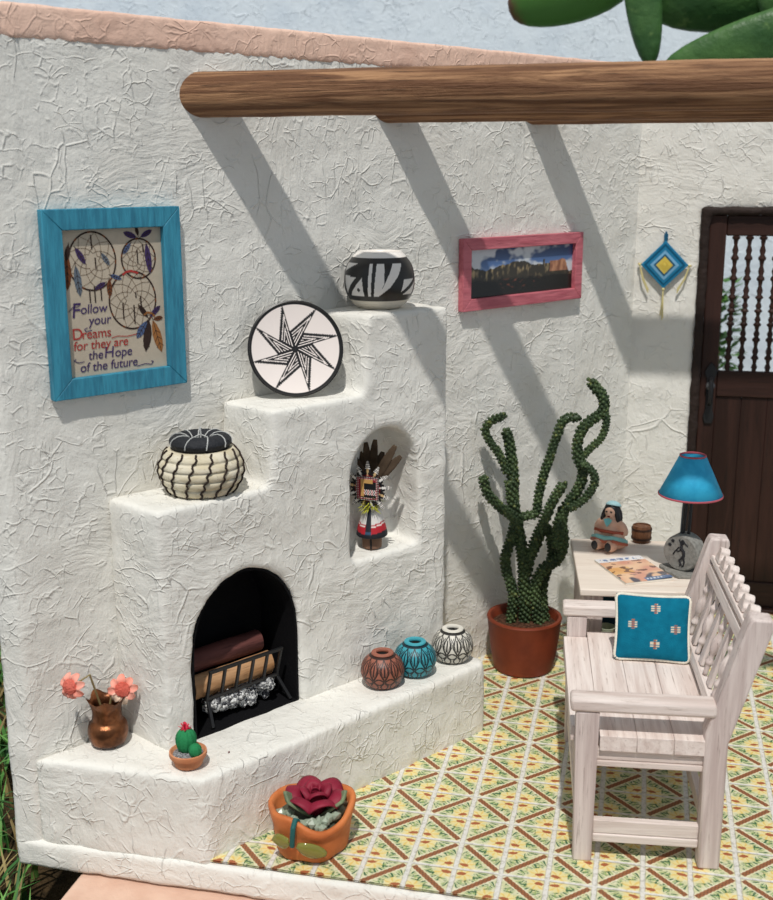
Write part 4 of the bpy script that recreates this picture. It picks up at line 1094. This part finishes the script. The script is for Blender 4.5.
def lamp():
    p = pz(684, 573, ZT); p.z = ZT + .001; p.y += .02
    r = thing('table_lamp', 'table lamp with turquoise shade and round grey stone base', 'lamp', p, 0)
    STN = Mat('grey_stone', .7, .3); STN.color(STN.mix(lin('#8f8d87'), lin('#74726d'), STN.noise(60, 4, .7).sm(.35, .7))); STN.bump(STN.noise(120, 3), .003)
    pl = [(.102 * (1 + .12 * sin(3 * a) + .08 * sin(7 * a + 1)) * cos(a), .10 * (1 + .10 * sin(4 * a + 2) + .06 * sin(9 * a)) * sin(a)) for a in [2 * pi * k / 28 for k in range(28)]]
    MB().prism(pl, 0, .014).build('stone_foot', STN.m, r, bevel=.003)
    ay = radians(-28)                                    # drum faces front-left
    Dr, Th = .085, .085
    M = Matrix.Translation((-.003, .0, .014 + Dr * .985)) @ Matrix.Rotation(ay, 4, 'Z') @ Matrix.Rotation(pi / 2, 4, 'X')
    q = MB().lathe([(.001, -Th / 2), (Dr - .006, -Th / 2), (Dr, -Th / 2 + .008), (Dr, Th / 2 - .008), (Dr - .006, Th / 2), (.001, Th / 2)], 48, M)
    dr = q.build('drum', STN.m, r, angle=30)
    # carved flute player: crest strokes, bent back, flute, legs
    e = MB(); z = Th / 2 + .0006
    def stroke(pts, w):
        e.tube([M @ Vector((x, y, z)) for x, y in pts], w, 6)
    B_ = lambda *p_: [(x * .085, y * .085) for x, y in p_]
    for k in range(5):
        t = k / 4; stroke(B_((.05, .42), (-.02 + .25 * t, .62 + .16 * sin(pi * t)), (.02 + .50 * t - .1, .66 - .30 * t + .1)), .0032)
    stroke(B_((-.02, .38), (.10, .36), (.06, .30)), .0065)
    stroke(B_((.04, .30), (.20, .12), (.22, -.10), (.10, -.28)), .0075)
    stroke(B_((-.08, .33), (-.30, .05), (-.40, -.12)), .0034); stroke(B_((.06, .22), (-.10, .10), (-.20, .10)), .0034)
    stroke(B_((.12, -.26), (-.04, -.36), (.10, -.62), (.0, -.66)), .0042); stroke(B_((.18, -.2), (.26, -.42), (.22, -.66), (.14, -.70)), .0042)
    for cx, cy in ((-.62, .38), (-.45, .62)):
        for k in range(3): stroke(B_((cx + .10 * cos(pi * k / 3), cy + .10 * sin(pi * k / 3)), (cx - .10 * cos(pi * k / 3), cy - .10 * sin(pi * k / 3))), .0026)
    e.build('carved_figure', plain('carving_black', lin('#26262a'), .7), dr)
    z0 = .014 + 2 * Dr - .006
    for s_ in (-1, 1):
        MB().tube([(-.002 + s_ * .012, 0, z0 - .01), (.002 + s_ * .011, 0, z0 + .1), (.008 + s_ * .009, 0, z0 + .24)], .0075, 10).build('pole', plain('black_pole', lin('#1c1d22'), .4, .5), r)
    MB().tube([(-.024, .002, z0 - .008), (-.022, .002, z0 + .1), (-.016, .002, z0 + .22)], .004, 8).build('cord', plain('grey_cord', lin('#5a5c60'), .5), r)
    zs = .368; zt = .547; cx = .008
    SH = Mat('turquoise_shade', .65, .3); SH.color(SH.mix(lin('#36b0da'), lin('#2a9fcc'), SH.noise(20, 3).sm(.35, .7)))
    q = MB(); q.lathe([(.140, zs), (.056, zt)], 64, Matrix.Translation((cx, 0, 0)), cap=False); sh = q.build('lamp_shade', SH.m, r, angle=180, solid=.003)
    RD = plain('red_trim', lin('#c05a66'), .7)
    for R_, z_ in ((.141, zs), (.0565, zt)):
        q = MB(); q.grid(64, 9, lambda u, v: (cx + (R_ + .003 * cos(2 * pi * v)) * cos(2 * pi * u), (R_ + .003 * cos(2 * pi * v)) * sin(2 * pi * u), z_ + .0045 * sin(2 * pi * v)), closed=True); q.build('shade_trim', RD, sh)
    MB().bar((cx - .056, 0, zt - .01), (cx + .056, 0, zt - .01), .004, .004).build('shade_support', IRON, sh)
    MB().tube([(cx, 0, z0 + .22), (cx, 0, zt - .01)], .006, 8).build('socket', IRON, r)
lamp()

# ---------------------------------------------------------------- bench and cushion
BA = radians(6.0)
BE = thing('wooden_bench', 'whitewashed wooden bench with open carved back standing on the tiles', 'bench', (.742, .138, 0), BA)
BL, BD = .970, .488                                        # length (local y), depth to the rear posts (local x)
def bench():
    def post(y0, y1):
        # rear post: straight to the seat, then leaning back
        q = MB(); x0, x1 = BD - .035, BD + .042
        pts = [(x0, 0), (x1, 0), (x1, .50), (x1 + .125, .945), (x1 + .12, .972), (x0 + .125, .975), (x0 + .113, .95), (x0 - .004, .54)]
        q.prism(pts, -y1, -y0, Matrix(((1, 0, 0, 0), (0, 0, -1, 0), (0, 1, 0, 0), (0, 0, 0, 1))))
        q.build('rear_leg', WASHZ, BE, bevel=.008)
    post(0.0, .082); post(BL - .082, BL)
    for y0 in (0.0, BL - .072):
        q = MB(); q.add([(.004, y0 + .004, 0), (.072, y0 + .004, 0), (.072, y0 + .068, 0), (.004, y0 + .068, 0), (-.004, y0, .598), (.080, y0, .598), (.080, y0 + .072, .598), (-.004, y0 + .072, .598)],
                        [(3, 2, 1, 0), (4, 5, 6, 7), (0, 1, 5, 4), (1, 2, 6, 5), (2, 3, 7, 6), (3, 0, 4, 7)])
        q.build('front_leg', WASHZ, BE, bevel=.005)
        MB().box((-.024, y0 - .006, .599), (BD - .004, y0 + .080, .650)).build('arm', WASHX, BE, bevel=.012, seg=3)
        yi = y0 + .020
        MB().box((.074, yi, .378), (BD - .036, yi + .034, .402)).box((.074, yi + .004, .403), (BD - .036, yi + .034, .446)).build('side_rail', WASHX, BE, bevel=.004)
        MB().box((.074, yi, .072), (BD - .036, yi + .034, .105)).box((.074, yi + .004, .106), (BD - .036, yi + .034, .160)).build('side_stretcher', WASHX, BE, bevel=.004)
    # seat planks run the length of the bench
    xs = [-.018, .0835, .215, .345, BD + .002]
    for i in range(4):
        MB().box((xs[i] + .0005, .006 if i else .074, .447), (xs[i + 1] - .0005, BL - (.006 if 0 < i < 3 else .074), .507)).build('seat_plank', WASH, BE, bevel=.0025, seg=2)
    for x in (.012, BD - .02):
        MB().box((x, .070, .378), (x + .030, BL - .070, .446)).build('long_rail', WASH, BE, bevel=.004)
    MB().box((.012, .070, .09), (.040, BL - .070, .145)).build('front_stretcher', WASH, BE, bevel=.004)
    MB().box((BD - .01, .083, .09), (BD + .02, BL - .083, .145)).build('rear_stretcher', WASH, BE, bevel=.004)
    for k in range(7):
        y = .12 + k * (BL - .24) / 6
        MB().box((.014, y - .022, .146), (.036, y + .022, .377)).build('front_slat', WASHZ, BE, bevel=.004)
    # back, leaning with the posts
    sl = .125 / .44
    def bx(z): return BD + (z - .50) * sl
    lean = atan2(.125, .44)
    def backbar(z, h, t, name, off=0.0):
        M = Matrix.Translation((bx(z) + off, 0, z)) @ Matrix.Rotation(lean, 4, 'Y')
        return MB().box((-t / 2, .083, -h / 2), (t / 2, BL - .083, h / 2), M).build(name, WASH, BE, bevel=.004)
    backbar(.545, .04, .03, 'back_lower_rail'); backbar(.842, .045, .034, 'back_upper_rail'); backbar(.890, .022, .042, 'back_cap_rail')
    n = 8; g0, g1 = .083, BL - .083; pitch = (g1 - g0) / n
    for k in range(n):
        y = g0 + (k + .5) * pitch
        M = Matrix.Translation((bx(.692), y, .692)) @ Matrix.Rotation(lean, 4, 'Y')
        if k % 2 == 0: MB().box((-.008, -.026, -.127), (.008, .026, .127), M).build('slat', WASHZ, BE, bevel=.003)
        else:
            pr = [(.010, -.127), (.010, -.09), (.017, -.075), (.009, -.05), (.018, -.022), (.020, 0), (.018, .022), (.009, .05), (.017, .075), (.010, .09), (.010, .127)]
            MB().lathe(smoothprof(pr, 3), 16, M).build('turned_spindle', WASHZ, BE, angle=180)
    n = 7
    for k in range(n):
        y = g0 + .035 + (k + .5) * (g1 - g0 - .07) / n; z = .928
        M = Matrix.Translation((bx(z) + .002, y, z)) @ Matrix.Rotation(lean, 4, 'Y')
        MB().prism([(-.038, -.026), (.038, -.026), (.038, -.004), (.024, .008), (.024, .024), (.010, .036), (-.010, .036), (-.024, .024), (-.024, .008), (-.038, -.004)], -.019, .019,
                   M @ Matrix(((0, 0, 1, 0), (1, 0, 0, 0), (0, 1, 0, 0), (0, 0, 0, 1)))).build('carved_crest', WASH, BE, bevel=.004)
bench()
BM = Matrix.Translation(BE.location) @ Matrix.Rotation(BA, 4, 'Z')
def cushion():
    wv, hv, tk = .300, .268, .048
    # stands on the seat near the far arm, leaning back against it
    base = Vector((1.002, .828, .5085)); r = thing('cushion', 'teal square cushion with cream piping leaning on the far bench arm', 'cushion', base, radians(3))
    ln = radians(20)
    M = Matrix.Rotation(-ln, 4, 'X')
    def surf(sgn):
        def fn(u, v):
            x, z = (u - .5) * 2, (v - .5) * 2
            e = (1 - abs(x) ** 2.6) * (1 - abs(z) ** 2.6)
            pin = 1 - .055 * (1 - x * x) * (abs(z) ** 3); pin2 = 1 - .055 * (1 - z * z) * (abs(x) ** 3)
            return M @ Vector((x * wv / 2 * pin2, sgn * (tk * max(0, e) ** .5 + .001), hv / 2 + .006 + z * hv / 2 * pin))
        return fn
    q = MB(); q.grid(90, 90, surf(-1)); q.grid(90, 90, surf(1)); o = q.build('cover', ATTRM, r, angle=180, weld=.0025)
    Mi = M.inverted(); T1, T2 = lin('#0f7490'), lin('#0a617c')
    Cm, Rd = lin('#cdc4b0'), lin('#a86a54')
    def col(c):
        l = Mi @ c; x, z = l.x / wv, (l.z - .006) / hv
        if l.y < 0:
            for cx, cz in ((.03, .80), (-.27, .545), (.30, .50), (.03, .26)):
                dx, dz = x - cx, z - cz
                rows = ((.055, .03), (.028, .065), (0, .07), (-.028, .065), (-.055, .03))
                for k, (zz, hw) in enumerate(((.062, .022), (.031, .06), (0, .062), (-.031, .06), (-.062, .022))):
                    if abs(dz - zz) < .011 and abs(dx) < hw: return Rd if abs(dx) < .02 else Cm
        return mixc(T1, T2, .5 + .5 * noise.noise(c * 40))
    paint(o, col)
    q = MB(); pts = []
    f = surf(1); n = 40
    loop = [(k / n, 0) for k in range(n)] + [(1, k / n) for k in range(n)] + [(1 - k / n, 1) for k in range(n)] + [(0, 1 - k / n) for k in range(n)]
    P_ = []
    for u, v in loop:
        x, z = (u - .5) * 2, (v - .5) * 2; p = f(u, v); p = M.inverted() @ p; p.y = 0
        k_ = max(abs(x), abs(z)); cr = min(abs(x), abs(z)) 
        if cr > .85: s_ = 1 - .05 * (cr - .85) / .15; p.x *= s_; p.z = hv / 2 + .006 + (p.z - hv / 2 - .006) * s_
        P_.append(M @ p)
    rr = [.0075 + .0016 * (i % 2) for i in range(len(P_) + 1)]
    q.tube(P_ + [P_[0]], rr, 8); q.build('piping', plain('cream_cord', lin('#e8e2d2'), .85), r, angle=180)
cushion()

# ---------------------------------------------------------------- tall cactus and rose pot
def tall_cactus():
    p = Vector((.385, 1.79, 0.002))
    r = thing('tall_potted_cactus', 'tall branching dark green cactus in a terracotta pot by the wall', 'cactus', p)
    prof = [(.140, 0), (.150, .006), (.168, .10), (.180, .20), (.186, .262), (.190, .272), (.186, .280), (.172, .280), (.166, .270), (.160, .225), (.001, .22)]
    MB().lathe(prof, 72).build('pot', TERRA, r, angle=30)
    SO = Mat('potting_soil', .95, .1); SO.color(SO.mix(lin('#3d2a20'), lin('#6a4a38'), SO.noise(60, 4).sm(.4, .7))); SO.bump(SO.noise(50, 4), .02)
    MB().lathe([(.164, .236), (.10, .244), (.001, .248)], 48, cap=False).build('soil', SO.m, r, angle=180)
    G = Mat('bead_green', .5, .35); 
    G.color(G.mix(G.mix(lin('#4a5c38'), lin('#2f4027'), G.noise(18, 2).sm(.35, .6)), lin('#8a8f50'), G.noise(34, 2).sm(.60, .72) * .6))
    W_ = lambda zx, zy: (450 + zx * .3556, 370 + zy * .3556)
    def path(pts, y0, y1):
        out = []; n = len(pts)
        for i, (a, b_) in enumerate(pts):
            t = i / (n - 1); q = py(*W_(a, b_), p.y + y0 + (y1 - y0) * t); out.append(q - r.location)
        # resample along a smooth curve
        fine = []
        P_ = [out[0]] + out + [out[-1]]
        for i in range(1, len(P_) - 2):
            for k in range(14):
                t = k / 14
                fine.append(.5 * ((2 * P_[i]) + (P_[i + 1] - P_[i - 1]) * t + (2 * P_[i - 1] - 5 * P_[i] + 4 * P_[i + 1] - P_[i + 2]) * t * t + (-P_[i - 1] + 3 * P_[i] - 3 * P_[i + 1] + P_[i + 2]) * t ** 3))
        return fine + [out[-1]]
    S_ = [([(170, 715), (178, 630), (160, 570), (156, 525), (172, 475), (184, 430)], -.02, -.02, .027),
          ([(190, 450), (178, 415), (140, 385), (105, 345), (93, 302)], -.02, -.06, .026),
          ([(210, 720), (208, 600), (204, 520), (192, 450), (176, 370), (170, 310)], .0, .0, .031),
          ([(178, 375), (178, 300), (172, 240), (160, 172)], .0, .04, .028),
          ([(160, 290), (140, 240), (108, 195), (99, 165), (118, 142), (152, 129)], .0, -.05, .022),
          ([(215, 580), (235, 490), (262, 430), (288, 370), (318, 322)], .01, -.05, .026),
          ([(200, 415), (225, 408), (244, 402), (248, 360), (262, 300), (282, 240), (302, 180), (322, 138), (360, 134)], .02, .08, .024),
          ([(250, 715), (238, 620), (262, 560), (300, 535), (318, 490), (314, 430), (320, 390)], .0, .02, .029),
          ([(268, 712), (262, 610), (285, 530), (282, 470), (268, 440), (232, 520)], .05, .05, .024),
          ([(300, 500), (305, 430), (325, 385), (360, 335), (374, 285), (358, 240), (362, 190), (385, 150), (428, 118), (432, 80), (412, 52), (395, 33)], .0, .04, .027),
          ([(335, 390), (375, 365), (404, 325), (402, 288), (372, 262)], -.03, -.03, .022),
          ([(372, 245), (392, 222), (426, 190), (440, 145), (434, 108)], .02, .03, .020)]
    GA = pi * (3 - sqrt(5))
    for pts, y0, y1, rad_ in S_:
        f = path(pts, y0, y1); q = MB(); q.tube(f, rad_ * .72, 8)
        acc = 0; step = .0030; k = 0; L = 0
        prev = f[0]
        for a, b_ in zip(f[:-1], f[1:]):
            seg = (b_ - a).length; d = (b_ - a).normalized(); u = d.cross(Vector((0.3, 1, .2))).normalized(); w_ = d.cross(u)
            t = acc
            while t < seg:
                ang = k * GA; rr = rad_ * RNG.uniform(.72, .86)
                q.ico(a + d * t + (u * cos(ang) + w_ * sin(ang)) * rr, rad_ * RNG.uniform(.30, .40), 1); k += 1; t += step
            acc = t - seg
        for j in range(5): q.ico(f[-1] + Vector((RNG.uniform(-1, 1), RNG.uniform(-1, 1), RNG.uniform(-1, 1))) * rad_ * .5, rad_ * .42, 1)
        q.build('stem', G.m, r, angle=180)
tall_cactus()

def rose_pot():
    p = Vector((-.222, .034, .002)); yw = yaw_to_cam(p)
    r = thing('potted_rose', 'orange clay pot holding a dark red clay rose at the front of the tiles', 'flower pot', p, yw); r.scale = (1.06, 1.06, 1.04)
    Hh = .165
    def rf(a, z, k):
        t = z / Hh; return 1 + .035 * sin(3 * a + .5) * t + .02 * sin(5 * a + 2) + .02 * sin(7 * a) * t
    prof = smoothprof([(.112, 0), (.125, .008), (.132, .04), (.140, .10), (.152, .14), (.154, .158)], 5) + [(.150, .168), (.138, .168), (.130, .155), (.124, .12), (.10, .085), (.001, .085)]
    q = MB().lathe(prof, 80, rfun=rf, cap=True)
    for i, (x, y, z) in enumerate(q.v):
        a = atan2(y, x); t = sstep(.08, .165, z)
        q.v[i] = (x, y, z + t * (.014 * sin(2 * a + .4) + .009 * sin(3 * a + 1.2) - .018 * exp(-((a + pi / 2 - .2) / .5) ** 2)) + (.004 * sin(6 * a) if z < .03 and z > .0 else 0))
    q.build('pot', TERRAO, r, angle=180)
    RD = plain('dark_red_clay', lin('#8e2038'), .6, .3, c2=lin('#74162c'))
    rs = bpy.data.objects.new('rose', None)
    C0 = Vector((.018, .012, .138))
    def petal(az, r0, r1, h0, h1, wid, curl, mat=RD, par=r, name='petal', th=.005, tilt=0):
        q = MB()
        def fn(u, v):
            s_ = (u - .5) * 2; a = az + s_ * wid * (.45 + .55 * sin(pi * min(1, .15 + .7 * v)))
            k = sstep(0, 1, v); rr = r0 + (r1 - r0) * (v ** 1.3) + curl * max(0, v - .72) * 2.2 * (1 - .4 * s_ * s_)
            z = h0 + (h1 - h0) * sin(pi / 2 * v) - .35 * abs(s_) ** 2.2 * (h1 - h0) * v - curl * .9 * max(0, v - .78) * 2
            return C0 + Vector((rr * cos(a), rr * sin(a), z))
        q.grid(15, 13, fn); return q.build(name, mat, par, solid=th, angle=180)
    for k in range(3): petal(2.1 * k + .4, .004, .016, .02, .088, 1.5, .002)
    for k in range(4): petal(2 * pi * k / 4 + .2, .012, .048, .005, .086, 1.0, .014)
    for k in range(6): petal(2 * pi * k / 6 - .25, .018, .094, -.02, .074, .74, .022, th=.006)
    q = MB(); q.ball(C0 + Vector((0, 0, .012)), (.04, .04, .045)); q.build('rose_heart', RD, r)
    SG = plain('sage_leaf', lin('#7d8a68'), .6, c2=lin('#66745a'))
    for az, tw in ((-pi / 2 - 1.10, 1), (-pi / 2 + 1.02, -1), (pi + .45, 1)):
        q = MB()
        def fn(u, v, az=az, tw=tw):
            s_ = (u - .5) * 2; L = .022 + .092 * v ** .9; w_ = .036 * sin(pi * min(.98, .12 + .80 * v)) ** .6
            x, y = L, s_ * w_; z = -.022 + .085 * v ** .9 + .014 * s_ * s_ - .014 * s_ * tw
            return C0 + Vector((x * cos(az) - y * sin(az), x * sin(az) + y * cos(az), z))
        q.grid(9, 14, fn); q.build('leaf', SG, r, solid=.011, angle=180)
    GL = Mat('green_glass', .32, .5); GL.color(lin('#b9c6b0')); GL.b.inputs['Transmission Weight'].default_value = .40; GL.b.inputs['IOR'].default_value = 1.45
    for k in range(34):
        a = -pi / 2 + RNG.uniform(-1.6, 1.6) if k < 26 else RNG.uniform(0, 2 * pi)
        rr = RNG.uniform(.075, .118); MBq = MB().ico((rr * cos(a), rr * sin(a), .124 + RNG.uniform(0, .026)), RNG.uniform(.015, .022), 1, .28)
        MBq.build('glass_chip', GL.m, r, smooth=False)
    MB().lathe([(.122, .112), (.08, .120), (.001, .122)], 40, cap=False).build('filling', plain('dark_filling', lin('#4a5244'), .8), r, angle=180)
    # cord over the rim with two glass leaf charms
    q = MB(); a = -pi / 2 - .38; d = Vector((cos(a), sin(a), 0))
    q.tube([d * .112 + Vector((0, 0, .130)), d * .128 + Vector((0, 0, .168)), d * .148 + Vector((0, 0, .184)), d * .168 + Vector((0, 0, .165)), d * .166 + Vector((-.004, 0, .125)), d * .158 + Vector((-.008, 0, .088))], .0092, 10)
    q.build('cord', plain('teal_cord', lin('#20605e'), .7), r)
    OG = Mat('olive_glass', .1, .5); OG.color(lin('#9a9a4a')); OG.b.inputs['Transmission Weight'].default_value = .45
    for az, ang, L, zz in ((a + .34, -.40, .100, .076), (a - .32, .25 + pi, .070, .094)):
        q = MB()
        def fn(u, v, az=az, ang=ang, L=L, zz=zz):
            t, s_ = v, (u - .5) * 2; w_ = .026 * sin(pi * min(.99, .06 + .9 * t)) ** .7; lx = (t - .45) * L; lz = s_ * w_
            X_, Z_ = lx * cos(ang) - lz * sin(ang), lx * sin(ang) + lz * cos(ang)
            A = az + X_ / .15; R_ = .157 + .008 * (1 - s_ * s_) - .004 * (1 - (zz + Z_) / .1)
            return (R_ * cos(A), R_ * sin(A), zz + Z_)
        q.grid(9, 14, fn); q.build('glass_leaf', OG.m, r, solid=.009, angle=180)
rose_pot()
